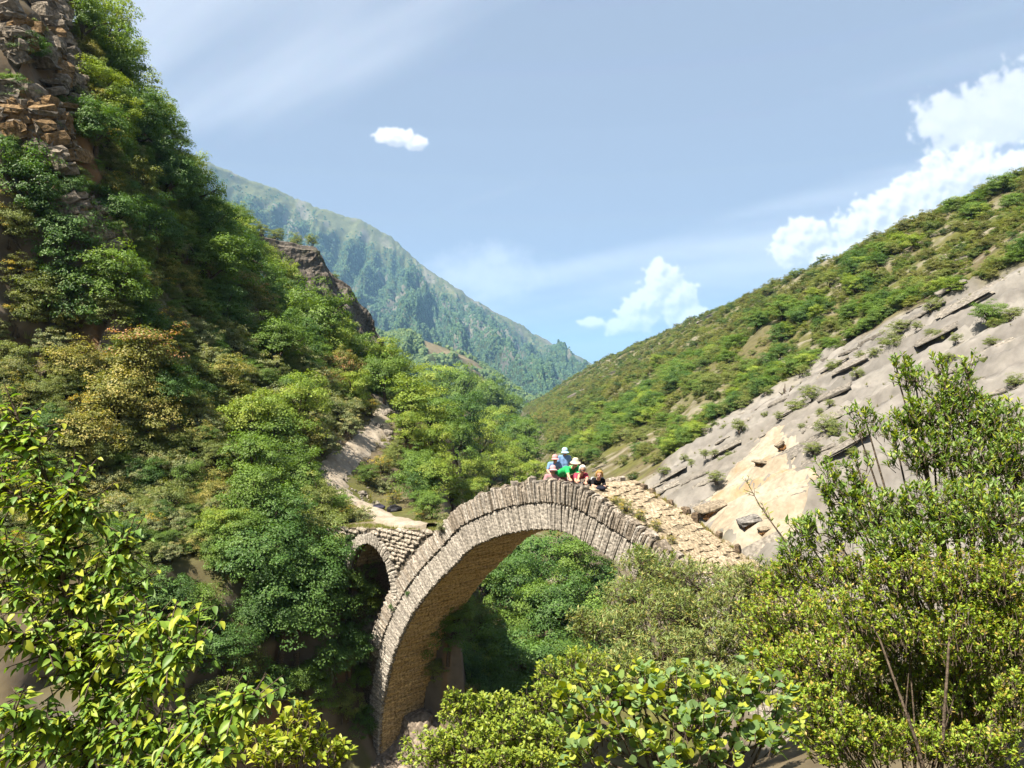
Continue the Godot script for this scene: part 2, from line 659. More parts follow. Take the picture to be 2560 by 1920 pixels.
func build_far():
	var mat := surf("earth", 60.0, 0.0)
	var mb := MB.new()
	var wide := 260
	var high := 150
	for r in high:
		var b := -0.12 + 1.12 * r / (high - 1)
		for k in wide:
			var a := float(k) / (wide - 1)
			var p := mountain_at(a, b)
			var forest := Color(0.05, 0.085, 0.03).lerp(Color(0.085, 0.115, 0.035), clampf(0.5 + noise.get_noise_2d(a * 20.0, b * 14.0), 0, 1))
			var open_ := smoothstep(0.12, 0.0, b + noise.get_noise_2d(a * 16.0, b * 10.0) * 0.09 - 0.02)
			var c := forest.lerp(Color(0.17, 0.19, 0.085), open_)
			c = c.lerp(Color(0.30, 0.28, 0.25), rock_patch(a, b) * 0.6)
			mb.point(p, c)
	mb.grid(0, wide, high)
	tag(put("mountain", mb.mesh(mat, true)), "", "", "", "structure")
	mb = MB.new()
	wide = 130
	high = 70
	for r in high:
		var b := -0.12 + 1.12 * r / (high - 1)
		for k in wide:
			var a := float(k) / (wide - 1)
			var c := Color(0.06, 0.09, 0.035).lerp(Color(0.30, 0.25, 0.15), far_field(a, b))
			mb.point(near_hill_at(a, b), c)
	mb.grid(0, wide, high)
	tag(put("wooded_hill", mb.mesh(mat, true)), "", "", "", "structure")
	# woods that read as one mass
	var lump := MB.new()
	var dirs := []
	var rows := 5
	var cols := 8
	for r in rows:
		var ph := PI * (0.06 + 0.62 * r / (rows - 1))
		for k in cols:
			var g := TAU * (k + 0.5 * (r % 2)) / cols
			var d := Vector3(sin(ph) * cos(g), cos(ph), sin(ph) * sin(g))
			dirs.append(d * R(0.78, 1.18))
	for r in rows - 1:
		for k in cols:
			var a: Vector3 = dirs[r * cols + k]
			var b: Vector3 = dirs[r * cols + (k + 1) % cols]
			var d: Vector3 = dirs[(r + 1) * cols + (k + 1) % cols]
			var e: Vector3 = dirs[(r + 1) * cols + k]
			var w := R(0.8, 1.2)
			lump.tri(a, b, d, Color(w, w, w))
			w = R(0.8, 1.2)
			lump.tri(a, d, e, Color(w, w, w))
	var lm := leaf_material(0.8, Color(0.4, 0.4, 0.2))
	var lump_mesh := lump.mesh(lm)
	var where := []
	var tints := []
	for k in 80000:
		var a := R(0.02, 1.0)
		var b := pow(R(0.0, 1.0), 0.9) * 0.98
		var open_ := b + noise.get_noise_2d(a * 16.0, b * 10.0) * 0.09 - 0.02
		if open_ < 0.10 and R(0, 1) > 0.04 + open_ * 5.0:
			continue
		if R(0, 1) < rock_patch(a, b) * 0.6:
			continue
		var s := R(2.2, 4.0)
		var tall := R(0.9, 1.5)
		where.append(Transform3D(Basis(Vector3.UP, R(0, TAU)).scaled(Vector3(s, s * tall, s)), mountain_at(a, b) - Vector3(0, s * 0.3, 0)))
		var g := R(0, 1)
		tints.append(Color(0.03, 0.075, 0.035).lerp(Color(0.075, 0.135, 0.045), g * g))
	var o := copies("mountain_forest", lump_mesh, where, tints)
	tag(o, "blue green forest covering the tall far mountain", "forest", "", "stuff")
	where = []
	tints = []
	for k in 9000:
		var a := R(0.0, 1.0)
		var b := R(0.0, 0.98)
		if R(0, 1) < far_field(a, b) * 1.4:
			continue
		var s := R(1.5, 3.2)
		where.append(Transform3D(Basis(Vector3.UP, R(0, TAU)).scaled(Vector3(s, s * R(0.95, 1.4), s)), near_hill_at(a, b)))
		var g := R(0, 1)
		tints.append(Color(0.05, 0.095, 0.035).lerp(Color(0.11, 0.155, 0.05), g * g))
	o = copies("hill_forest", lump_mesh, where, tints)
	tag(o, "dense green woods on the low hill below the far mountain", "forest", "", "stuff")


# ---------------------------------------------------------------- the bridge
var intrados := [[-9.62, -16.0], [-9.5, -14.0], [-9.40, -13.0], [-9.18, -12.2], [-8.70, -10.75], [-8.12, -9.7], [-7.37, -8.62], [-6.31, -7.5], [-4.95, -6.35], [-3.88, -5.52], [-1.89, -4.76], [0.0, -4.47], [1.35, -4.80], [2.92, -5.46], [4.5, -6.5], [6.0, -7.85], [7.2, -9.3], [8.0, -11.2], [8.4, -13.5], [8.5, -16.0]]
var deck_line := [[-14.5, -6.35], [-12.9, -6.08], [-10.6, -5.82], [-9.3, -5.66], [-7.5, -5.46], [-5.4, -5.22], [-4.6, -4.85], [-3.6, -4.40], [-2.4, -3.95], [-1.9, -3.75], [-1.2, -3.54], [-0.5, -3.34], [0.1, -3.20], [0.8, -3.13], [1.54, -3.42], [2.4, -3.78], [3.21, -4.14], [4.1, -4.66], [4.71, -4.98], [6.0, -5.70], [8.0, -6.65], [11.0, -7.3]]
const WIDE := 2.85
const LOW_RING := 0.80
const HIGH_RING := 0.66
var arch: Array = []    # points of the arch line: position, outward normal, running length
var bridge: Node3D


func on_bridge(s: float, y: float, n: float) -> Vector3:
	return Vector3(s, y + 15.0, -n)


func bridge_world(s: float, y: float, n: float) -> Vector3:
	return Vector3(P0.x + RS * (s + n), y, P0.z + RS * (s - n))


func deck(s: float) -> float:
	return lut(deck_line, s)


func make_arch():
	var pts: Array = []
	for k in intrados.size() - 1:
		var a := Vector2(intrados[maxi(k - 1, 0)][0], intrados[maxi(k - 1, 0)][1])
		var b := Vector2(intrados[k][0], intrados[k][1])
		var c := Vector2(intrados[k + 1][0], intrados[k + 1][1])
		var d := Vector2(intrados[mini(k + 2, intrados.size() - 1)][0], intrados[mini(k + 2, intrados.size() - 1)][1])
		for j in 10:
			pts.append(b.cubic_interpolate(c, a, d, j / 10.0))
	pts.append(Vector2(intrados[-1][0], intrados[-1][1]))
	var run := 0.0
	for k in pts.size():
		var t: Vector2 = (pts[mini(k + 1, pts.size() - 1)] - pts[maxi(k - 1, 0)]).normalized()
		if k > 0:
			run += pts[k].distance_to(pts[k - 1])
		arch.append([pts[k], Vector2(-t.y, t.x), run])


func arch_at(run: float) -> Array:
	var lo := 0
	var hi := arch.size() - 1
	while hi - lo > 1:
		var m := (lo + hi) / 2
		if arch[m][2] <= run:
			lo = m
		else:
			hi = m
	var f: float = clampf((run - arch[lo][2]) / (arch[hi][2] - arch[lo][2]), 0, 1)
	return [arch[lo][0].lerp(arch[hi][0], f), arch[lo][1].lerp(arch[hi][1], f).normalized()]


# height of the back of the double ring above a place along the bridge
func ring_back(s: float, thick: float) -> float:
	var best := -99.0
	for a in arch:
		var q: Vector2 = a[0] + a[1] * thick
		if absf(q.x - s) < 0.3:
			best = maxf(best, q.y)
	return best


func rough_block(tone: Color, jag := 0.05, corner := 0.07) -> MB:
	var mb := MB.new()
	var at := {}
	for f in 6:
		var ax := f / 2
		var sg := 1.0 if f % 2 == 0 else -1.0
		var idx := []
		for r in 3:
			for k in 3:
				var p := Vector3.ZERO
				p[ax] = 0.5 * sg
				p[(ax + 1) % 3] = (k - 1) * 0.5
				p[(ax + 2) % 3] = (r - 1) * 0.5
				if not at.has(p):
					var hits := int(absf(p.x) > 0.4) + int(absf(p.y) > 0.4) + int(absf(p.z) > 0.4)
					var q := p * (1.0 - corner * (hits - 1)) + rdir() * R(0, jag)
					at[p] = mb.point(q, tone * R(0.93, 1.07))
				idx.append(at[p])
		for r in 2:
			for k in 2:
				var a: int = idx[r * 3 + k]
				var b: int = idx[r * 3 + k + 1]
				var c: int = idx[r * 3 + k + 3]
				var d: int = idx[r * 3 + k + 4]
				if sg > 0:
					mb.i.append_array([a, c, b, b, c, d])
				else:
					mb.i.append_array([a, b, c, b, d, c])
	return mb


func block_set(count: int, a: Color, b: Color, mat: Material, jag := 0.05, corner := 0.07) -> Array:
	var list := []
	for k in count:
		list.append(rough_block(a.lerp(b, R(0, 1)), jag, corner).mesh(mat))
	return list


func piece(called: String, list: Array, parent: Node, c: Vector3, bas: Basis, size: Vector3):
	var o := put(called, list[rng.randi() % list.size()], parent)
	o.transform = Transform3D(bas * Basis.from_scale(size), c)


func build_bridge():
	make_arch()
	bridge = Node3D.new()
	bridge.name = "stone_bridge"
	bridge.transform = Transform3D(Basis(Vector3(RS, 0, RS), Vector3.UP, Vector3(-RS, 0, RS)), P0 + Vector3(0, -15, 0))
	add_child(bridge)
	tag(bridge, "old humped stone arch bridge of thin slabs spanning the gorge", "bridge")
	var stone := surf("pits", 0.9, 1.4, 0.95, Color(1.22, 1.20, 1.17))
	var bounce_tinted_stone := surf("pits", 0.9, 1.4, 0.95, Color(1.42, 1.36, 1.22))  # soffit stone, tinted brighter and warmer to paint in the light bounced under the arch
	var mortar := surf("pits", 0.8, 2.0)
	var pale := block_set(12, Color(0.46, 0.425, 0.38), Color(0.74, 0.69, 0.625), stone, 0.09, 0.025)
	var brown := block_set(12, Color(0.37, 0.32, 0.265), Color(0.62, 0.56, 0.49), stone, 0.12, 0.03)
	var rubble := block_set(9, Color(0.46, 0.41, 0.345), Color(0.70, 0.63, 0.54), stone, 0.10, 0.13)
	var warm := block_set(10, Color(0.50, 0.415, 0.295), Color(0.70, 0.59, 0.435), stone, 0.08, 0.08)
	var dark := block_set(6, Color(0.20, 0.15, 0.105), Color(0.34, 0.27, 0.20), stone, 0.10, 0.12)
	var ochre := block_set(8, Color(0.34, 0.22, 0.10), Color(0.50, 0.36, 0.19), stone, 0.07, 0.05)

	# solid core of the arch: soffit, both faces, closed at the top by the deck
	var core := MB.new()
	var mc := Color(0.26, 0.225, 0.18)
	for k in arch.size() - 1:
		var q := []
		for j in 2:
			var p: Vector2 = arch[k + j][0] + arch[k + j][1] * 0.02
			var o: Vector2 = arch[k + j][0] + arch[k + j][1] * (LOW_RING + HIGH_RING - 0.10)
			o.y = minf(o.y, deck(o.x) - 0.05)
			q.append([p, o])
		for n in [0.05, WIDE - 0.05]:
			core.quad(on_bridge(q[0][0].x, q[0][0].y, n), on_bridge(q[1][0].x, q[1][0].y, n), on_bridge(q[1][1].x, q[1][1].y, n), on_bridge(q[0][1].x, q[0][1].y, n), mc)
		core.quad(on_bridge(q[0][0].x, q[0][0].y, 0.05), on_bridge(q[1][0].x, q[1][0].y, 0.05), on_bridge(q[1][0].x, q[1][0].y, WIDE - 0.05), on_bridge(q[0][0].x, q[0][0].y, WIDE - 0.05), Color(0.56, 0.41, 0.22))
		core.quad(on_bridge(q[0][1].x, q[0][1].y, 0.05), on_bridge(q[1][1].x, q[1][1].y, 0.05), on_bridge(q[1][1].x, q[1][1].y, WIDE - 0.05), on_bridge(q[0][1].x, q[0][1].y, WIDE - 0.05), mc)
	put("core", core.mesh(mortar), bridge)

	# the courses of the soffit, laid side by side across the barrel
	var soffit := MB.new()
	var protos := []
	for k in 10:
		protos.append(rough_block(Color(0.66, 0.48, 0.25).lerp(Color(0.80, 0.62, 0.38), R(0, 1)), 0.10, 0.05))  # ochre stone, its colour raised to carry bounced light
	var total: float = arch[-1][2]
	var run := 0.6
	while run < total - 2.0:
		var wide := R(0.06, 0.13)
		var g := arch_at(run + wide / 2)
		var p: Vector2 = g[0] - g[1] * R(-0.03, 0.015)
		var t := Vector2(g[1].y, -g[1].x)
		var n := 0.14
		while n < WIDE - 0.06:
			var long := R(0.25, 0.8)
			if n + long > WIDE - 0.2:
				long = WIDE - 0.04 - n
			var bas := Basis(Vector3(t.x, t.y, 0), Vector3(g[1].x, g[1].y, 0), Vector3(0, 0, 1))
			soffit.add(protos[rng.randi() % 10], Transform3D(bas * Basis.from_scale(Vector3(wide * 0.93, R(0.09, 0.125), long * 0.97)), on_bridge(p.x, p.y, n + long / 2)), Color.WHITE * R(0.86, 1.08))
			n += long
		run += wide
	tag(put("soffit", soffit.mesh(bounce_tinted_stone), bridge), "ochre rubble courses lining the arch underside, bounced light put into their tint", "", "", "stuff")

	# the two rings of thin upright slabs on the face
	for ring in 2:
		var part := Node3D.new()
		part.name = ["lower_ring", "upper_ring"][ring]
		bridge.add_child(part)
		run = 0.9 if ring == 0 else 5.0
		var stop: float = total - (3.0 if ring == 0 else 7.2)
		var w := 0.1
		while run < stop:
			w = R(0.05, 0.095) * (1.3 if R(0, 1) < 0.12 else 1.0)
			if run > 21.5:
				w *= 3.0
			var g := arch_at(run + w / 2)
			var nor: Vector2 = g[1]
			var t := Vector2(nor.y, -nor.x)
			var lo := 0.0 if ring == 0 else LOW_RING + 0.035
			var hi := LOW_RING - 0.015 + R(-0.03, 0.03) if ring == 0 else LOW_RING + HIGH_RING
			var mid: Vector2 = g[0]
			var out_ := R(-0.03, 0.025) + (-0.035 if ring == 1 else 0.0)
			if ring == 1:
				# the slabs stand up past the deck as a ragged parapet, worn down beyond the crown
				var top: Vector2 = g[0] + nor * hi
				var worn := smoothstep(0.9, 1.6, top.x)
				hi += R(-0.04, 0.05) * (1.0 - worn * 0.4)
				if top.x > -5.2 and top.x < 0.9 and R(0, 1) < 0.16:
					hi += R(0.05, 0.13)
				if top.x > 0.9:
					hi = minf(hi, (deck(top.x) + R(-0.03, 0.09) - g[0].y) / maxf(nor.y, 0.4))
				if R(0, 1) < 0.08:
					hi -= R(0.05, 0.2)
			var c: Vector2 = mid + nor * (lo + hi) / 2
			var bas := Basis(Vector3(t.x, t.y, 0), Vector3(nor.x, nor.y, 0), Vector3(0, 0, 1)) * Basis(Vector3(0, 0, 1), R(-0.05, 0.05))
			var deep := 0.16 if ring == 0 else 0.36
			piece("voussoir" if ring == 0 else "slab", pale if ring == 0 or R(0, 1) < 0.35 else brown, part, on_bridge(c.x, c.y, out_ + deep / 2), bas, Vector3(w * 0.97, hi - lo, deep))
			run += w
	# back parapet, seen from behind only at its top
	var rear := Node3D.new()
	rear.name = "rear_parapet"
	bridge.add_child(rear)
	run = 7.0
	while run < total - 13.0:
		var w := R(0.2, 0.42)
		var g := arch_at(run)
		var c: Vector2 = g[0] + g[1] * (LOW_RING + HIGH_RING)
		if c.x > -5.4 and c.x < 0.4:
			piece("slab", brown, rear, on_bridge(c.x, deck(c.x) - 0.1 + R(-0.05, 0.04), WIDE - 0.14), Basis(Vector3(0, 0, 1), R(-0.1, 0.1)), Vector3(w * 0.95, 0.46, 0.3))
		run += w

	# left approach: rubble wall over the small flood arch
	var wall := Node3D.new()
	wall.name = "spandrel_wall"
	bridge.add_child(wall)
	var fill := MB.new()
	var ss := -14.4
	while ss < -4.9:
		var a := ss
		var b := ss + 0.16
		var q := []
		for s in [a, b]:
			var low: float = -14.5
			if s > -9.6:
				low = maxf(low, ring_back(s, LOW_RING + HIGH_RING - 0.35))
			var u: float = (s + 10.15) / 1.52
			if absf(u) < 1.0:
				low = maxf(low, -8.35 + 1.95 * sqrt(1.0 - u * u))
			q.append([low, deck(s) - 0.06])
		if q[0][1] > q[0][0] or q[1][1] > q[1][0]:
			for n in [0.10, WIDE - 0.05]:
				fill.quad(on_bridge(a, q[0][0], n), on_bridge(b, q[1][0], n), on_bridge(b, q[1][1], n), on_bridge(a, q[0][1], n), mc)
			fill.quad(on_bridge(a, q[0][0], 0.10), on_bridge(b, q[1][0], 0.10), on_bridge(b, q[1][0], WIDE - 0.05), on_bridge(a, q[0][0], WIDE - 0.05), Color(0.3, 0.22, 0.14))
		ss = b
	put("rubble_fill", fill.mesh(mortar), wall)
	# jambs and inner courses of the flood arch
	var inner := MB.new()
	for side in [-1, 1]:
		var y := -13.6 if side < 0 else -9.1
		while y < -8.2:
			var hgt := R(0.12, 0.2)
			var n := 0.14
			while n < WIDE - 0.1:
				var long := R(0.2, 0.5)
				inner.add(protos[rng.randi() % 10], Transform3D(Basis.from_scale(Vector3(0.3, hgt * 0.94, long * 0.96)), on_bridge(-10.15 + side * 1.66 + R(-0.02, 0.02), y, n + long / 2)), Color.WHITE * R(0.8, 1.08))
				n += long
			y += hgt
	var ang := 0.0
	while ang < PI:
		var n := 0.3
		var stepa := R(0.07, 0.11)
		while n < WIDE - 0.1:
			var long := R(0.25, 0.6)
			var d := Vector2(cos(ang + stepa / 2), sin(ang + stepa / 2))
			inner.add(protos[rng.randi() % 10], Transform3D(Basis(Vector3(0, 0, 1), ang + stepa / 2 - PI / 2) * Basis.from_scale(Vector3(stepa * 1.62, 0.2, long * 0.96)), on_bridge(-10.15 + d.x * 1.58, -8.35 + d.y * 2.02, n + long / 2)), Color.WHITE * R(0.8, 1.08))
			n += long
		ang += stepa
	# the blind end of the flood arch
	var yb := -13.0
	while yb < -6.4:
		var hgt := R(0.13, 0.24)
		var sb := -11.7
		while sb < -8.6:
			var long := R(0.2, 0.5)
			inner.add(protos[rng.randi() % 10], Transform3D(Basis.from_scale(Vector3(long * 0.96, hgt * 0.94, 0.3)), on_bridge(sb + long / 2, yb + hgt / 2, WIDE - 0.25 + R(-0.04, 0.04))), Color.WHITE * R(0.8, 1.08))
			sb += long
		yb += hgt
	tag(put("flood_arch_lining", inner.mesh(stone), wall), "", "", "", "stuff")
	ang = 0.02
	while ang < PI:
		var stepa := R(0.045, 0.075)
		var d := Vector2(cos(ang), sin(ang))
		var dir := Vector2(d.x / 1.52, d.y / 1.95).normalized()
		var len_ := R(0.36, 0.46)
		var c := Vector2(-10.15 + d.x * 1.53, -8.35 + d.y * 1.96) + dir * len_ / 2
		var top := deck(c.x) - 0.1
		if c.y + dir.y * len_ / 2 > top:
			len_ = maxf(0.12, len_ - (c.y + dir.y * len_ / 2 - top))
		piece("voussoir", pale, wall, on_bridge(c.x, c.y, R(0.1, 0.15)), Basis(Vector3(dir.y, -dir.x, 0), Vector3(dir.x, dir.y, 0), Vector3(0, 0, 1)), Vector3(stepa * 1.72, len_, 0.32))
		ang += stepa
	var y := -10.4
	while y < -5.1:
		var hgt := R(0.11, 0.19)
		var s := -13.4 + R(0, 0.2)
		while s < -4.9:
			var long := R(0.17, 0.42)
			var cs := s + long / 2
			var cy := y + hgt / 2
			var ok := cy + hgt * 0.4 < deck(cs) + 0.03
			if cs > -9.3 and cy < ring_back(cs, LOW_RING + HIGH_RING) + 0.06:
				ok = false
			var u := Vector2((cs + 10.15) / 1.97, (cy + 8.35) / 2.4)
			if u.y < 0.0:
				u.x = (cs + 10.15) / 1.6
				ok = ok and absf(u.x) > 1.05
			elif u.length() < 1.02:
				ok = false
			if cs < -11.6 and cy < -8.6:
				ok = false
			if ok:
				piece("stone", rubble, wall, on_bridge(cs, cy, 0.13 + R(-0.035, 0.03)), Basis(Vector3(0, 0, 1), R(-0.07, 0.07)), Vector3(long * 0.95, hgt * 0.93, 0.3))
			s += long
		y += hgt

	# bedrock that carries the left foot of the arch and the sill of the flood arch
	var bedrock := surf("rock", 1.7, 6.0)
	for e in [[-9.9, -16.6, 1.2, 5.2, 4.9, 6.0], [-12.4, -11.6, 1.6, 3.2, 4.6, 3.4], [-8.8, -16.2, 2.4, 4.0, 5.0, 5.0]]:
		var o := put("bedrock", boulder(Color(0.46, 0.38, 0.30), bedrock, 14), wall)
		o.transform = Transform3D(Basis(Vector3.UP, R(-0.2, 0.2)) * Basis.from_scale(Vector3(e[3], e[4], e[5]) * 1.05), on_bridge(e[0], e[1], e[2]))
	# paving of the ramp
	var paving := Node3D.new()
	paving.name = "paving"
	bridge.add_child(paving)
	var bed := MB.new()
	ss = -14.4
	while ss < 10.9:
		var b := ss + 0.2
		var col := Color(0.40, 0.33, 0.235)
		bed.quad(on_bridge(ss, deck(ss) - 0.03, 0.1), on_bridge(b, deck(b) - 0.03, 0.1), on_bridge(b, deck(b) - 0.03, WIDE - 0.08), on_bridge(ss, deck(ss) - 0.03, WIDE - 0.08), col)
		ss = b
	put("bedding", bed.mesh(mortar), paving)
	var s2 := -1.6
	while s2 < 8.2:
		var row := R(0.17, 0.30)
		var n := 0.24 + R(0, 0.1)
		var tilt := atan2(deck(s2 + 0.3) - deck(s2), 0.3)
		while n < WIDE - 0.3:
			var long := R(0.18, 0.5)
			var ps := s2 + row / 2 + R(-0.08, 0.08)
			piece("paving_stone", warm, paving, on_bridge(ps, deck(ps) - 0.055 + R(-0.015, 0.02), n + long / 2), Basis(Vector3(0, 0, 1), tilt + R(-0.03, 0.03)) * Basis(Vector3.UP, R(-0.22, 0.22)), Vector3(row * R(0.9, 1.3), 0.13, long * 0.98))
			n += long
		s2 += row
	# upright kerb stones along the far edge of the ramp
	var kerb := Node3D.new()
	kerb.name = "kerb"
	bridge.add_child(kerb)
	s2 = 1.2
	while s2 < 8.0:
		var w := R(0.16, 0.3)
		if R(0, 1) < 0.78:
			piece("kerb_stone", dark, kerb, on_bridge(s2, deck(s2) + R(-0.02, 0.08), WIDE - 0.14 + R(-0.06, 0.06)), Basis(Vector3.UP, R(-0.4, 0.4)) * Basis(Vector3(0, 0, 1), R(-0.25, 0.2)), Vector3(w, R(0.24, 0.40), R(0.2, 0.28)))
		s2 += w + (R(0.05, 0.5) if s2 < 4.0 else R(0.0, 0.12))
	s2 = 1.4
	while s2 < 8.0:
		var w := R(0.2, 0.4)
		if R(0, 1) < 0.85:
			piece("kerb_stone", brown, kerb, on_bridge(s2, deck(s2) - 0.06 + R(-0.04, 0.03), 0.20 + R(-0.05, 0.08)), Basis(Vector3.UP, R(-0.3, 0.3)) * Basis(Vector3(0, 0, 1), -0.4 + R(-0.2, 0.2)), Vector3(w, R(0.16, 0.28), R(0.22, 0.34)))
		s2 += w


# ---------------------------------------------------------------- footpath
func build_path():
	var px := [[1075, 1322], [1030, 1316], [985, 1304], [930, 1278], [885, 1255], [852, 1228], [836, 1196], [846, 1165], [878, 1136], [915, 1108], [940, 1078], [955, 1048], [962, 1022], [952, 1004], [930, 990]]
	var pts := []
	for e in px:
		pts.append(ground_at(e[0], e[1]))
	var dense := []
	for k in pts.size() - 1:
		for j in 6:
			dense.append(pts[k].cubic_interpolate(pts[k + 1], pts[maxi(k - 1, 0)], pts[mini(k + 2, pts.size() - 1)], j / 6.0))
	path_points = dense
	var mb := MB.new()
	for k in dense.size():
		var p: Vector3 = dense[k]
		var d: Vector3 = dense[mini(k + 1, dense.size() - 1)] - dense[maxi(k - 1, 0)]
		d.y = 0
		d = d.normalized()
		var side := Vector3(-d.z, 0, d.x)
		var half := 0.66 + noise.get_noise_1d(k * 0.35) * 0.35
		for j in 9:
			var q := p + side * half * (j / 4.0 - 1.0) * (1.0 + 0.18 * noise.get_noise_2d(k * 0.7, j * 3.0 + 20.0))
			var s := (q.x - P0.x + q.z - P0.z) * RS
			var n := (q.x - P0.x - q.z + P0.z) * RS
			if s > -14.0 and n < 4.5:
				s = minf(s, -6.0)
				q = bridge_world(s, 0, clampf(n, 0.4, 2.6 if s > -9.5 else 99.0))
			q.y = top_at(q.x, q.z) + noise.get_noise_2d(q.x * 0.8, q.z * 0.8) * 0.12 + 0.17 - 0.20 * pow(absf(j / 4.0 - 1.0), 3.0)
			var g := clampf(0.5 + noise.get_noise_2d(q.x * 2.0, q.z * 2.0) * 1.2, 0, 1)
			mb.point(q, Color(0.40, 0.34, 0.265).lerp(Color(0.56, 0.495, 0.41), g))
	mb.grid(0, 9, dense.size())
	var o := put("path", mb.mesh(surf("earth", 1.3, 1.5), true))
	tag(o, "", "", "", "structure")


func near_path(x: float, z: float) -> float:
	var best := 99.0
	for k in range(0, path_points.size(), 2):
		best = minf(best, Vector2(path_points[k].x - x, path_points[k].z - z).length())
	return best


# ---------------------------------------------------------------- plants
var bark: StandardMaterial3D
var leafy: StandardMaterial3D


func leaf(mb: MB, p: Vector3, nrm: Vector3, along: Vector3, s: float, col: Color, wide := 0.34):
	var side := nrm.cross(along)
	var k := mb.v.size()
	var dip := nrm * (s * 0.10)
	mb.v.append(p - along * (s * 0.5))
	mb.v.append(p + side * (s * wide) + dip)
	mb.v.append(p + along * (s * 0.5))
	mb.v.append(p - side * (s * wide) + dip)
	mb.c.append(col)
	mb.c.append(col)
	mb.c.append(col)
	mb.c.append(col)
	mb.i.append_array([k, k + 1, k + 2, k, k + 2, k + 3])


func pick(cols: Array) -> Color:
	return cols[rng.randi() % cols.size()]


# a crown of leaf clumps round (0, cy, 0), roughly one unit in radius, and the limbs that carry it
func grow(clumps: int, leaves: int, rad: Vector3, cy: float, clump_r: float, leaf_s: float, cols: Array, tips := [], tip_share := 0.0, stems := 1, inner := 0.3) -> Dictionary:
	var mb := MB.new()
	var tip := MB.new()
	var wood := MB.new()
	var off := Vector3(R(0, 90), R(0, 90), R(0, 90))
	var mids := []
	for k in clumps:
		var d := rdir()
		if d.y < -0.72:
			d.y = -d.y * 0.5
			d = d.normalized()
		var reach := pow(R(inner * inner, 1.0), 0.5) * (1.0 + 0.55 * noise.get_noise_3dv(d * 0.9 + off))
		var c := Vector3(0, cy, 0) + d * rad * reach
		mids.append(c)
		var cr := clump_r * R(0.6, 1.35)
		var tint := pick(cols) * R(0.85, 1.15)
		var is_tip: bool = tips.size() > 0 and d.y > -0.15 and reach > 0.55 and R(0, 1) < tip_share
		for j in leaves:
			var o := rdir()
			if o.y < -0.2:
				o.y *= -0.6
			o *= pow(R(0, 1), 0.28) * cr
			o.y *= 0.78
			var nrm := (o / cr * 0.8 + d * 0.35 + Vector3(0, 0.6, 0) + rdir() * 0.55).normalized()
			var along := nrm.cross(rdir()).normalized()
			if is_tip and o.y > -0.1 * cr and R(0, 1) < 0.75:
				leaf(tip, c + o * 1.1, nrm, along, leaf_s * R(0.55, 0.95), pick(tips) * R(0.85, 1.15), 0.36)
			else:
				leaf(mb, c + o, nrm, along, leaf_s * R(0.7, 1.3), tint * R(0.8, 1.22))
	var top := Vector3(R(-0.1, 0.1), cy * 0.8, R(-0.1, 0.1))
	for q in stems:
		var foot := Vector3(R(-0.12, 0.12) * (stems - 1), -0.25, R(-0.12, 0.12) * (stems - 1))
		var fork := top + Vector3(R(-0.3, 0.3), R(-0.3, 0.1), R(-0.3, 0.3)) * (1.0 if stems > 1 else 0.3)
		var tr := 0.075 / sqrt(float(stems))
		wood.tube([foot, foot.lerp(fork, 0.5) + Vector3(R(-0.06, 0.06), 0, R(-0.06, 0.06)), fork], [tr * 1.3, tr, tr * 0.7], 6)
		for j in 7:
			var c: Vector3 = mids[rng.randi() % mids.size()]
			wood.tube([foot.lerp(fork, R(0.55, 1.0)), fork.lerp(c, 0.5) + Vector3(R(-0.08, 0.08), R(-0.02, 0.12), R(-0.08, 0.08)), c], [tr * 0.55, tr * 0.35, tr * 0.12], 4)
	var out := {"crown": mb.mesh(leafy), "trunk": wood.mesh(bark, true), "cy": cy}
	if tip.v.size():
		out.tips = tip.mesh(leafy)
	return out


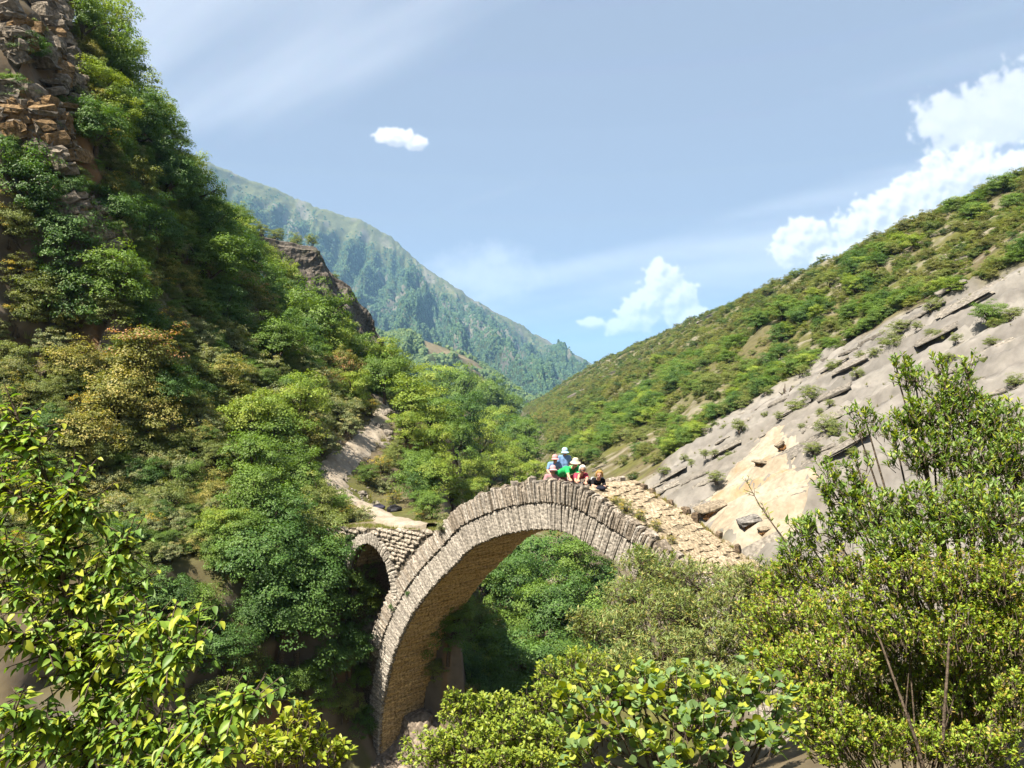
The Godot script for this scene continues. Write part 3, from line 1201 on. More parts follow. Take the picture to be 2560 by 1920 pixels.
func build_species():
	bark = surf("pits", 0.4, 1.5, 0.95, Color(0.20, 0.155, 0.115))
	leafy = leaf_material(0.5)
	var g1 := [Color(0.120, 0.205, 0.034), Color(0.145, 0.230, 0.042), Color(0.098, 0.170, 0.032)]
	var g2 := [Color(0.205, 0.285, 0.040), Color(0.245, 0.305, 0.050), Color(0.160, 0.240, 0.038)]
	var g3 := [Color(0.075, 0.155, 0.034), Color(0.10, 0.185, 0.040), Color(0.060, 0.125, 0.030)]
	var sg := [Color(0.215, 0.245, 0.115), Color(0.260, 0.280, 0.130), Color(0.165, 0.205, 0.090)]
	var og := [Color(0.165, 0.205, 0.055), Color(0.195, 0.225, 0.065), Color(0.125, 0.170, 0.045)]
	var r := Vector3(1, 0.95, 1)
	species = {"broadleaf_tree": [], "hornbeam_tree": [], "evergreen_tree": [], "smoke_bush": [], "sage_shrub": [], "broom_shrub": [], "pale_tree": [], "olive_shrub": [], "yellow_bush": []}
	for k in 4:
		species.broadleaf_tree.append(grow(92, 96, r, 1.0, 0.29, 0.062, g1))
		species.hornbeam_tree.append(grow(86, 96, Vector3(1, 1.0, 1), 1.02, 0.28, 0.062, g2))
		species.evergreen_tree.append(grow(92, 96, r, 0.98, 0.29, 0.060, g3))
		species.olive_shrub.append(grow(74, 76, Vector3(1, 0.8, 1), 0.66, 0.27, 0.062, og, [], 0.0, 4))
	for k in 3:
		species.smoke_bush.append(grow(120, 56, Vector3(1, 0.8, 1), 0.7, 0.25, 0.066, [Color(0.16, 0.18, 0.04), Color(0.20, 0.20, 0.045), Color(0.11, 0.14, 0.035)], [Color(0.44, 0.20, 0.11), Color(0.40, 0.235, 0.11), Color(0.36, 0.28, 0.10), Color(0.47, 0.24, 0.15)], 0.42, 4))
		species.yellow_bush.append(grow(120, 56, Vector3(1, 0.8, 1), 0.7, 0.25, 0.066, [Color(0.17, 0.19, 0.045), Color(0.22, 0.22, 0.055)], [Color(0.42, 0.36, 0.11), Color(0.36, 0.33, 0.10)], 0.6, 4))
		species.sage_shrub.append(grow(100, 56, Vector3(1, 0.75, 1), 0.65, 0.2, 0.068, sg, [Color(0.36, 0.33, 0.14), Color(0.32, 0.30, 0.13)], 0.3, 5))
		species.broom_shrub.append(grow(90, 52, Vector3(1, 0.9, 1), 0.7, 0.22, 0.06, [Color(0.13, 0.15, 0.04), Color(0.16, 0.18, 0.05)], [Color(0.62, 0.43, 0.035), Color(0.56, 0.42, 0.06)], 0.5, 5))
		species.pale_tree.append(grow(70, 26, Vector3(1, 1.0, 1), 1.15, 0.2, 0.07, [Color(0.20, 0.27, 0.12), Color(0.25, 0.30, 0.12)], [], 0.0, 1, 0.4))


func plant(kind: String, p: Vector3, s: float, label: String, category: String, group: String, squash := 1.0) -> Node3D:
	var list: Array = species[kind]
	var sp: Dictionary = list[rng.randi() % list.size()]
	var o := base(kind, p, label, category, group)
	o.basis = Basis(Vector3.UP, R(0, TAU)) * Basis(Vector3(1, 0, 0), R(-0.14, 0.14)) * Basis.from_scale(Vector3(s * R(0.88, 1.12), s * squash * R(0.88, 1.22), s))
	put("trunk" if kind.ends_with("tree") else "stems", sp.trunk, o)
	put("crown", sp.crown, o)
	if sp.has("tips"):
		put("plumes" if kind == "smoke_bush" else "blossom", sp.tips, o)
	return o


# stands a plant on the ground so that the middle of its crown shows at a pixel, as wide as given
func plant_at(kind: String, px: float, py: float, wide: float, label: String, category: String, group: String, from := 9.0, squash := 1.0):
	var r := ray(px, py)
	var cy: float = species[kind][0].cy * squash
	var t := from
	var bt := -1.0
	var best := 1e9
	while t < 400.0:
		var gap := r.y * t - height(r.x * t, -t) - cy * wide * t / FPX / 2.0
		if gap < 0.0:
			bt = t
			break
		if gap / t < best:
			best = gap / t
			bt = t
		t *= 1.012
	var q := r * bt
	plant(kind, Vector3(q.x, height(q.x, q.z) - 0.05, q.z), wide * bt / FPX / 2.0, label, category, group, squash)


func build_left_plants():
	var names := {
		"b": ["broadleaf_tree", "mid green leafy tree", "tree"], "h": ["hornbeam_tree", "bright yellow green leafy tree", "tree"], "e": ["evergreen_tree", "dense dark green tree", "tree"],
		"s": ["smoke_bush", "bush with salmon pink plumes", "bush"], "y": ["yellow_bush", "bush topped with pale yellow blossom", "bush"], "g": ["sage_shrub", "low grey green shrub", "shrub"], "f": ["broom_shrub", "shrub in bright yellow flower", "shrub"],
		"p": ["pale_tree", "thin pale green tree", "tree"], "o": ["olive_shrub", "rounded olive green shrub", "shrub"],
	}
	var places := {
		1: "on the skyline ridge", 2: "on the wooded slope below the rocky cliff", 3: "on the bushy slope", 4: "along the footpath verge", 5: "in the hollow behind the bridge",
		6: "hanging over the gorge wall", 7: "in the gorge under the arch", 8: "under the bare cliff face", 9: "on the dry bank above the gorge",
	}
	var rows := [
		["h", 262, 40, 150, 1], ["h", 300, 125, 140, 1], ["p", 350, 165, 130, 1], ["h", 240, 215, 140, 1], ["b", 205, 60, 120, 1], ["p", 250, 205, 90, 1], ["h", 385, 245, 110, 1], ["p", 425, 268, 62, 1], ["p", 478, 335, 60, 1], ["o", 505, 385, 60, 1],
		["b", 300, 190, 130, 1], ["b", 330, 300, 150, 2], ["p", 255, 250, 90, 2], ["h", 300, 345, 120, 2], ["e", 350, 330, 150, 2], ["b", 395, 330, 130, 2], ["h", 430, 390, 110, 1], ["e", 240, 330, 130, 2], ["o", 335, 455, 110, 2], ["e", 420, 470, 160, 2], ["h", 470, 430, 120, 1],
		["b", 475, 500, 150, 2], ["h", 525, 480, 120, 1], ["b", 560, 500, 120, 1], ["e", 500, 570, 160, 2], ["h", 580, 545, 120, 1], ["b", 610, 560, 120, 1], ["b", 520, 660, 165, 2], ["h", 455, 590, 90, 2], ["e", 590, 640, 150, 2], ["h", 640, 615, 130, 1], ["b", 620, 680, 140, 2],
		["e", 300, 560, 160, 2], ["o", 320, 610, 110, 2], ["e", 390, 590, 140, 2], ["b", 280, 700, 190, 2], ["e", 180, 640, 170, 8], ["e", 60, 560, 180, 8], ["e", 130, 560, 130, 8], ["o", 60, 470, 90, 8], ["e", 70, 110, 90, 8], ["o", 130, 330, 70, 8], ["e", 50, 250, 90, 8], ["o", 190, 440, 70, 8], ["e", 15, 410, 80, 8], ["o", 40, 640, 120, 8], ["e", 190, 770, 160, 8], ["o", 90, 780, 130, 8],
		["e", 560, 770, 150, 2], ["h", 690, 680, 130, 1], ["b", 730, 700, 140, 2], ["b", 790, 740, 160, 2], ["e", 690, 760, 140, 2], ["s", 600, 735, 120, 2], ["s", 640, 780, 110, 2], ["b", 770, 800, 130, 2], ["h", 830, 800, 130, 2], ["e", 740, 850, 130, 2], ["b", 690, 870, 150, 2],
		["h", 860, 850, 120, 2], ["b", 905, 870, 120, 2], ["s", 915, 905, 110, 3], ["s", 850, 930, 110, 3], ["s", 820, 960, 90, 3], ["h", 960, 880, 120, 2], ["h", 1010, 905, 120, 2], ["b", 960, 950, 120, 3], ["s", 1000, 950, 80, 3], ["e", 1050, 950, 80, 2], ["h", 880, 985, 110, 3],
		["f", 120, 760, 90, 8], ["f", 50, 720, 100, 8], ["f", 40, 810, 90, 8], ["h", 130, 750, 60, 8], ["s", 350, 905, 200, 3], ["y", 180, 930, 150, 3], ["y", 290, 1030, 190, 3], ["y", 380, 1080, 150, 3], ["y", 200, 1090, 170, 3], ["e", 425, 1010, 120, 3], ["y", 560, 975, 140, 3], ["o", 470, 940, 110, 3], ["g", 500, 850, 120, 3], ["g", 580, 870, 120, 3], ["g", 650, 930, 120, 3], ["g", 530, 910, 110, 3], ["g", 610, 820, 90, 3], ["b", 505, 780, 90, 3], ["g", 440, 820, 100, 3], ["e", 350, 800, 130, 3], ["o", 270, 830, 110, 3], ["g", 130, 860, 110, 3], ["o", 40, 900, 130, 3], ["g", 30, 960, 110, 3],
		["g", 740, 900, 100, 3], ["g", 780, 950, 110, 3], ["b", 740, 980, 110, 3], ["g", 690, 1000, 120, 3], ["g", 800, 1010, 100, 3], ["g", 845, 1040, 90, 3], ["g", 870, 1075, 80, 4], ["f", 925, 1018, 62, 4], ["g", 780, 1070, 100, 3], ["g", 810, 1110, 90, 4], ["h", 660, 1060, 190, 3], ["h", 740, 1040, 150, 3], ["h", 610, 1100, 150, 3], ["b", 700, 1130, 170, 3], ["y", 760, 1110, 110, 3], ["b", 640, 1180, 150, 3], ["g", 880, 1030, 70, 4], ["g", 570, 1150, 110, 3], ["g", 500, 1060, 110, 3],
		["b", 760, 1200, 130, 4], ["o", 790, 1260, 130, 6], ["f", 862, 1290, 62, 4], ["g", 905, 1305, 74, 4], ["f", 957, 1168, 62, 4], ["f", 985, 1245, 44, 4], ["g", 960, 1215, 60, 4], ["f", 1060, 1288, 50, 4], ["g", 1110, 1322, 36, 4],
		["h", 1022, 1085, 100, 5], ["b", 1035, 1150, 90, 5], ["h", 1040, 1010, 150, 5], ["b", 1090, 1040, 130, 5], ["h", 1100, 970, 130, 5], ["b", 1150, 1000, 120, 5], ["h", 1180, 960, 100, 5], ["e", 1160, 1060, 130, 5], ["b", 1220, 1010, 110, 5], ["h", 1230, 1060, 110, 5], ["b", 1275, 1040, 90, 5], ["e", 1290, 1080, 110, 5], ["s", 1352, 1050, 50, 5], ["b", 1320, 1100, 100, 5],
		["h", 1080, 1110, 120, 5], ["b", 1140, 1120, 130, 5], ["h", 1200, 1130, 130, 5], ["h", 1260, 1140, 120, 5], ["b", 1310, 1150, 100, 5], ["h", 1090, 1190, 130, 5], ["b", 1040, 1190, 120, 5], ["e", 1045, 1225, 90, 5], ["h", 1160, 1180, 120, 5], ["h", 1220, 1200, 110, 5], ["h", 1130, 1240, 110, 5], ["b", 1080, 1260, 90, 5], ["h", 1280, 1200, 90, 5], ["h", 1340, 1190, 80, 5], ["o", 1000, 1175, 50, 5], ["h", 1190, 1240, 80, 5],
		["b", 640, 1270, 170, 6], ["e", 700, 1330, 190, 6], ["o", 790, 1330, 170, 6], ["b", 600, 1370, 150, 6], ["h", 560, 1320, 120, 6], ["e", 650, 1430, 190, 6], ["e", 760, 1430, 190, 6], ["b", 840, 1420, 130, 6], ["e", 700, 1540, 200, 6], ["e", 800, 1560, 180, 6], ["b", 890, 1480, 110, 6], ["h", 915, 1520, 80, 6], ["e", 870, 1620, 130, 6], ["e", 740, 1650, 170, 6], ["e", 640, 1560, 130, 6], ["b", 570, 1440, 100, 6], ["h", 740, 1390, 90, 6], ["e", 840, 1700, 120, 6], ["e", 430, 1500, 130, 6], ["b", 500, 1560, 120, 6], ["o", 380, 1580, 110, 6], ["e", 560, 1640, 150, 6], ["b", 460, 1680, 130, 6], ["o", 600, 1730, 110, 6], ["e", 680, 1760, 130, 6], ["b", 330, 1480, 110, 6], ["o", 520, 1790, 120, 6], ["b", 760, 1780, 100, 6], ["e", 400, 1780, 130, 6], ["b", 890, 1700, 90, 6], ["o", 860, 1790, 90, 6], ["b", 800, 1830, 100, 6], ["e", 900, 1850, 80, 6], ["o", 700, 1860, 110, 6], ["b", 600, 1840, 110, 6],
		["e", 1350, 1400, 210, 7], ["b", 1430, 1440, 150, 7], ["e", 1290, 1480, 190, 7], ["b", 1230, 1480, 130, 7], ["e", 1500, 1440, 130, 7], ["e", 1400, 1540, 190, 7], ["b", 1250, 1620, 170, 7], ["o", 1290, 1590, 120, 7], ["e", 1170, 1700, 130, 7], ["f", 1170, 1770, 110, 7], ["e", 1330, 1690, 190, 7], ["b", 1480, 1560, 150, 7], ["e", 1250, 1760, 150, 7], ["e", 1520, 1660, 170, 7], ["b", 1140, 1620, 110, 7], ["e", 1120, 1800, 120, 7], ["o", 1200, 1560, 100, 7], ["b", 1330, 1560, 150, 7], ["h", 1200, 1660, 110, 7], ["b", 1420, 1660, 150, 7], ["b", 1580, 1500, 120, 7], ["o", 1090, 1700, 80, 7],
	]
	for px in range(70, 560, 46):
		for py in range(1130, 1440, 52):
			rows.append([["o", "g", "y", "o", "g", "b"][rng.randi() % 6], px + R(-20, 20), py + R(-20, 20), R(50, 95), 9])
	for e in rows:
		var n: Array = names[e[0]]
		var size := "broad " if e[3] >= 165 else "small " if e[3] <= 95 else ""
		var finer: String = places[e[4]]
		match int(e[4]):
			1: finer += ", above the rock rib" if e[2] > 330 else ", near its top"
			2: finer += ", low down" if e[2] > 660 else (", midway up" if e[2] > 430 else ", high up")
			3: finer += ", close to the path" if e[1] > 620 else ", near the dry bank"
			5: finer += ", next to the path" if e[1] < 1060 else (", near the bare hillside" if e[1] > 1210 else ", in its middle")
			6: finer += ", low in the gorge" if e[2] > 1540 else ", beside the flood arch"
			7: finer += ", low down" if e[2] > 1600 else ", just below the crown"
			8: finer += ", at its foot" if e[2] > 500 else ", high on it"
		plant_at(n[0], e[1], e[2], e[3] * R(0.95, 1.1), size + n[1] + " " + finer, n[2], n[2] + ("es " if n[2] == "bush" else "s ") + places[e[4]], 24.0 if e[4] != 7 else 27.0)
	# shrubs between them on the bushy slope, largest first as things, the rest as one mass
	var kinds := [["sage_shrub", "low grey green shrub"], ["olive_shrub", "rounded olive green shrub"], ["yellow_bush", "bush topped with pale yellow blossom"], ["broom_shrub", "shrub in bright yellow flower"], ["evergreen_tree", "small dark green tree"]]
	var found := []
	for k in 15000:
		var x := R(-40, 2)
		var z := R(-135, -14)
		var f := from_river(x, z)
		var q := -f.x - lut(left_width, f.y)
		if q < 0.3 or q > 21.0 or near_path(x, z) < 1.7 or (q > 9.0 and x / -z < -0.57 and R(0, 1) < 0.8):
			continue
		var y := height(x, z)
		if absf(x / z) > 0.72 or y / -z > 0.55:
			continue
		var b := Vector2((x - P0.x + z - P0.z) * RS, (x - P0.x - z + P0.z) * RS)
		if b.x > -15.5 and b.y > -1.5 and b.y < 6.0:
			continue
		found.append([Vector3(x, y - 0.05, z), R(0.3, 0.95) * (1.0 if q > 3.0 else 0.7)])
	found.sort_custom(func(a, c): return a[1] / a[0].length() > c[1] / c[0].length())
	var rest := [[], []]
	var rest2 := [[], []]
	for k in found.size():
		var e: Array = found[k]
		var w: int = [0, 0, 0, 1, 1, 2, 3, 4][rng.randi() % 8]
		if k < 260:
			plant(kinds[w][0], e[0], e[1], ("tiny " if e[1] < 0.5 else "") + kinds[w][1] + " in the valley side scrub" + (", high up" if e[0].y > 4.0 else (", near path level" if e[0].y < -2.5 else ", midway up")), "shrub" if w != 4 else "tree", "scattered shrubs of the steep valley side")
		else:
			var into: Array = rest if R(0, 1) < 0.55 else rest2
			into[0].append(Transform3D(Basis(Vector3.UP, R(0, TAU)).scaled(Vector3.ONE * e[1]), e[0]))
			into[1].append(Color.WHITE * R(0.75, 1.15))
	tag(copies("undergrowth", species.broadleaf_tree[0].crown, rest2[0], rest2[1]), "low green undergrowth filling gaps between the bushes of the steep valley side", "undergrowth", "", "stuff")
	var o := copies("undergrowth", species.olive_shrub[0].crown, rest[0], rest[1])
	tag(o, "low olive undergrowth filling gaps between the bushes of the steep valley side", "undergrowth", "", "stuff")


func build_right_hill_plants():
	var found := []
	for k in 62000:
		var x := R(2, 118)
		var z := -58.0 - 540.0 * pow(R(0, 1), 1.35)
		if R(0, 1) < 0.08:
			x = R(20, 70)
			z = R(-75, -20)
		if x / -z > 0.72:
			continue
		var f := from_river(x, z)
		var t := f.x - 9.0
		if t < -2.0 or t > 101.0:
			continue
		if R(0, 1) < slab_share(x, z) * 0.992:
			continue
		var w := -0.48 * x + 0.88 * z
		var bare := noise.get_noise_2d(w * 0.35 + 3.0, (0.88 * x + 0.48 * z) * 0.03) + noise.get_noise_2d(x * 0.05, z * 0.05) * 0.6
		if R(0, 1) < smoothstep(-0.3, 0.25, bare) * 0.93:
			continue
		var y := height(x, z)
		# low wood fills the foot of the slope, open scrub the top
		var s := (0.36 + 0.85 * pow(R(0, 1), 3.0) * 1.25) * (1.2 if t < 22.0 else 0.95)
		if z > -75.0:
			s *= 0.6
		found.append([Vector3(x, y - 0.25 * s, z), s])
	found.sort_custom(func(a, b): return a[1] / a[0].length() > b[1] / b[0].length())
	var kinds := ["broadleaf_tree", "olive_shrub", "evergreen_tree", "broadleaf_tree", "olive_shrub", "hornbeam_tree"]
	var looks := {"broadleaf_tree": "mid green small tree", "olive_shrub": "rounded olive green shrub", "evergreen_tree": "dark green small tree", "hornbeam_tree": "yellow green small tree"}
	var where := {"broadleaf_tree": [], "olive_shrub": [], "evergreen_tree": [], "hornbeam_tree": []}
	var tints := {"broadleaf_tree": [], "olive_shrub": [], "evergreen_tree": [], "hornbeam_tree": []}
	# light crowns for the many
	var small := {}
	for kind in where:
		var cols: Array = {"broadleaf_tree": [Color(0.105, 0.155, 0.033), Color(0.13, 0.175, 0.04)], "olive_shrub": [Color(0.135, 0.15, 0.045), Color(0.16, 0.165, 0.05)], "evergreen_tree": [Color(0.06, 0.11, 0.028), Color(0.075, 0.125, 0.03)], "hornbeam_tree": [Color(0.15, 0.185, 0.04), Color(0.18, 0.20, 0.045)]}[kind]
		small[kind] = grow(36, 80, Vector3(1, 0.9, 1), 0.75, 0.34, 0.09, cols).crown
	for k in found.size():
		var e: Array = found[k]
		var kind: String = kinds[rng.randi() % kinds.size()]
		if k < 300:
			plant(kind, e[0], e[1], looks[kind] + " on the scrubby hillside" + (" near its crest" if e[0].y > 22.0 else (" close to the river" if e[0].y < -3.0 else " above the bare rock")), "tree" if kind.ends_with("tree") else "shrub", "small trees and shrubs of the scrubby hillside", 0.8)
		else:
			where[kind].append(Transform3D(Basis(Vector3.UP, R(0, TAU)).scaled(Vector3(e[1], e[1] * R(0.7, 1.05), e[1])), e[0]))
			tints[kind].append(Color.WHITE * R(0.75, 1.2))
	for kind in where:
		var o := copies("scrub", small[kind], where[kind], tints[kind])
		tag(o, {"broadleaf_tree": "mid green", "olive_shrub": "olive", "evergreen_tree": "dark green", "hornbeam_tree": "yellow green"}[kind] + " scrub spread over the far long hillside", "scrub", "", "stuff")
	# bushes rooted in the cracks of the bare slab
	var spots := [[800, 390, 60], [860, 445, 80], [720, 470, 60], [560, 540, 60], [500, 650, 70], [480, 790, 80], [270, 940, 50], [330, 950, 46], [190, 1005, 40], [340, 1085, 80], [830, 660, 90], [920, 590, 100], [1020, 770, 120], [1050, 830, 60], [930, 910, 90], [1200, 470, 60], [1010, 290, 70], [1220, 370, 56], [1400, 265, 110], [1450, 180, 90], [1655, 60, 80], [1850, 35, 50], [2040, 165, 80], [2140, 95, 90], [2010, 270, 70], [1760, 380, 60], [1980, 390, 66], [1910, 520, 70], [2160, 520, 80], [1340, 1000, 30], [1650, 220, 60], [640, 710, 36], [140, 890, 60], [220, 870, 50], [650, 580, 60], [1060, 410, 80], [1310, 350, 60], [400, 800, 50], [720, 720, 44], [860, 780, 34], [970, 700, 40], [1030, 640, 50], [1130, 880, 60], [1170, 950, 60], [1260, 935, 40], [150, 970, 40], [420, 960, 40], [380, 985, 40], [30, 1050, 60], [1560, 180, 50], [1700, 240, 60], [1800, 250, 50], [1130, 180, 70], [1240, 100, 60], [1330, 130, 60]]
	for e in spots:
		plant_at("olive_shrub", 1650 + e[0] / 2.431, 750 + e[1] / 2.431 - 4, e[2] / 2.431 * 1.45, "small green bush rooted in a crack of the bare grey rock slab", "bush", "bushes growing on the bare rock slab", 24.0, 0.9)


# ---------------------------------------------------------------- grass and small ground cover
func build_ground_cover():
	var tuft := MB.new()
	for k in 26:
		var a := R(0, TAU)
		var lean := R(0.05, 0.7)
		var b := Vector3(cos(a), 0, sin(a)) * R(0.0, 0.35)
		var d := Vector3(cos(a) * lean, 1, sin(a) * lean).normalized() * R(0.5, 1.0)
		var side := d.cross(rdir()).normalized() * 0.035
		var col := Color(0.16, 0.185, 0.045).lerp(Color(0.29, 0.26, 0.10), R(0, 1))
		tuft.tri(b - side, b + side, b + d, col)
	var tm := tuft.mesh(leafy)
	var where := []
	var tints := []
	for k in 9000:
		var x := R(-40, 4)
		var z := R(-130, -14)
		var f := from_river(x, z)
		var q := -f.x - lut(left_width, f.y)
		if q < -1.5 or q > 19.0 or near_path(x, z) < 0.75 or absf(x / z) > 0.72:
			continue
		var y := height(x, z) + noise.get_noise_2d(x * 0.8, z * 0.8) * 0.12
		var s := R(0.15, 0.5)
		where.append(Transform3D(Basis(Vector3.UP, R(0, TAU)).scaled(Vector3(s, s * R(0.6, 1.2), s)), Vector3(x, y, z)))
		tints.append(Color.WHITE * R(0.7, 1.2))
	# turf on the left approach of the bridge
	for k in 1500:
		var s := R(-13.8, -5.2)
		var n := R(0.12, 2.8)
		if absf(n - 1.5 - 0.25 * sin(s)) < 0.5 and R(0, 1) < 0.93:
			continue
		where.append(Transform3D(Basis(Vector3.UP, R(0, TAU)).scaled(Vector3.ONE * R(0.07, 0.2)), bridge_world(s, deck(s) - 0.06, n)))
		tints.append(Color(0.95, 1.05, 0.9) * R(0.8, 1.15))
	for k in 260:
		var s := R(1.4, 8.0)
		var n := R(2.45, 2.8) if R(0, 1) < 0.6 else R(0.2, 0.5)
		where.append(Transform3D(Basis(Vector3.UP, R(0, TAU)).scaled(Vector3.ONE * R(0.08, 0.2)), bridge_world(s, deck(s) - 0.05, n)))
		tints.append(Color(1.1, 1.0, 0.8) * R(0.8, 1.15))
	tag(copies("grass", tm, where, tints), "short dry grass on the valley side and the bridge approach", "grass", "", "stuff")
	# seams of grass in the bedding planes of the slab
	where = []
	tints = []
	for k in 12000:
		var x := R(8, 60)
		var z := R(-70, -16)
		if x / -z > 0.72:
			continue
		var s := slab_share(x, z)
		if s < 0.2 and R(0, 1) > 0.2:
			continue
		var w := -0.48 * x + 0.88 * z
		var m := absf(noise.get_noise_2d(w * 0.5 + 60.0, (0.88 * x + 0.48 * z) * 0.04))
		if m > 0.025 and R(0, 1) > 0.04:
			continue
		var g := R(0.06, 0.26)
		where.append(Transform3D(Basis(Vector3.UP, R(0, TAU)).scaled(Vector3.ONE * g), Vector3(x, height(x, z) + slab_relief(x, z), z)))
		tints.append(Color(0.9, 0.95, 0.8) * R(0.6, 1.1))
	tag(copies("grass_seams", tm, where, tints), "thin seams of grass in cracks of the grey rock slab", "grass", "", "stuff")
	# yellow flowers spilling over the ramp's edge, and ivy on the ring
	for e in [[1.75, 0.22], [2.2, 0.26], [2.6, 0.22], [3.1, 0.2], [3.6, 0.16], [0.75, 0.09], [6.6, 0.2], [7.2, 0.22], [5.9, 0.16]]:
		plant("broom_shrub", bridge_world(e[0], deck(e[0]) - 0.06, 0.35 + R(-0.05, 0.2)), e[1], "clump of yellow flowers growing on the edge of the bridge ramp", "flowers", "yellow flowers on the bridge ramp")
	for e in [[-5.6, -5.3, 0.3], [-8.55, -8.75, 0.16], [-7.6, -8.0, 0.13], [-11.5, -6.7, 0.32]]:
		plant("sage_shrub" if e[1] > -6 else "evergreen_tree", bridge_world(e[0], e[1], 0.02), e[2], "small green tuft rooted in the masonry of the bridge face", "tuft", "tufts in the bridge masonry", 0.9)
	var ivy := MB.new()
	for k in 1500:
		var u := R(0, 1)
		var s := 3.1 + u * 1.7 + R(-0.3, 0.3)
		var y := deck(s) - 0.35 - pow(R(0, 1), 0.8) * (0.5 + u * 1.6)
		var p := bridge_world(s, y, -0.06 - R(0, 0.16))
		var nrm := (Vector3(-RS, 0.4, RS) + rdir() * 0.6).normalized()
		leaf(ivy, p, nrm, nrm.cross(rdir()).normalized(), R(0.06, 0.11), Color(0.05, 0.11, 0.02).lerp(Color(0.11, 0.18, 0.03), R(0, 1)), 0.42)
	var stem := MB.new()
	for k in 8:
		var a := bridge_world(4.6 + R(-0.3, 0.5), -7.2, -0.05)
		var b := bridge_world(3.2 + R(0, 1.5), deck(3.6) - 0.5, -0.06)
		stem.tube([a, a.lerp(b, 0.5) + Vector3(R(-0.15, 0.15), 0, R(-0.1, 0.1)), b], [0.02, 0.015, 0.008], 5)
	var root := base("ivy", Vector3.ZERO, "glossy green ivy climbing the face of the stone arch", "ivy")
	put("foliage", ivy.mesh(leafy), root)
	put("stems", stem.mesh(bark, true), root)


# ---------------------------------------------------------------- rocks
func build_crag():
	# a rib of rock standing out of the wooded slope
	var top := [[628, 566, 112.0], [660, 590, 114.0], [700, 600, 116.0], [750, 610, 118.0], [790, 614, 120.0], [812, 652, 121.5], [828, 690, 123.0], [850, 700, 124.0], [870, 716, 125.0], [885, 745, 126.5], [905, 766, 128.0], [925, 800, 129.5], [948, 842, 131.0], [965, 875, 132.0]]
	var mb := MB.new()
	var wide := 90
	var high := 46
	var stone := surf("rock", 4.0, 25.0)
	for r in high:
		var b := float(r) / (high - 1)
		for k in wide:
			var f := float(k) / (wide - 1) * (top.size() - 1)
			var j := mini(int(f), top.size() - 2)
			var p: Vector3 = (ray(top[j][0], top[j][1]) * top[j][2]).lerp(ray(top[j + 1][0], top[j + 1][1]) * top[j + 1][2], f - j)
			var drop := maxf(b - 0.25, 0.0) * 22.0
			var back := maxf(0.25 - b, 0.0) * 40.0
			var q := p + Vector3(0.30 * drop, -drop - back * 0.8, 0.25 * drop - back)
			var rough := fine.get_noise_3d(q.x * 0.10 + q.y * 0.05, q.y * 0.06, q.z * 0.1) * 2.0 + noise.get_noise_3d(q.x * 0.35, q.y * 0.35, q.z * 0.35) * 1.0
			q += Vector3(0.7, 0.15, 0.5) * rough * (0.35 if b < 0.3 else 1.0)
			var g := clampf(0.5 + noise.get_noise_3d(q.x * 0.3, q.y * 0.12, q.z * 0.3) * 1.3, 0, 1)
			var c := Color(0.19, 0.165, 0.14).lerp(Color(0.33, 0.29, 0.245), g)
			c = c.lerp(Color(0.10, 0.12, 0.04), smoothstep(0.15, 0.4, noise.get_noise_3d(q.x * 0.12 + 8.0, q.y * 0.12, q.z * 0.12)) * 0.8)
			mb.point(q, c)
	mb.grid(0, wide, high)
	var o := put("rock_outcrop", mb.mesh(stone))
	tag(o, "jagged brown rock rib jutting out of the wooded slope", "rock outcrop")
	for e in [[600, 540, 60, "o"], [690, 588, 44, "o"], [740, 600, 40, "o"], [780, 600, 36, "b"], [650, 575, 50, "b"], [715, 650, 50, "o"], [745, 690, 40, "o"], [860, 790, 36, "o"], [930, 880, 50, "b"], [835, 690, 26, "o"]]:
		var r := ray(e[0], e[1])
		var t := lerpf(113.0, 128.0, (e[0] - 600) / 330.0) + (1.0 if e[1] > 640 else 3.0)
		var s: float = e[2] * t / FPX / 2.0
		plant("olive_shrub", r * t - Vector3(0, s * 0.9, 0), s, "small shrub clinging to the jagged brown rock rib", "shrub", "shrubs on the rock rib")


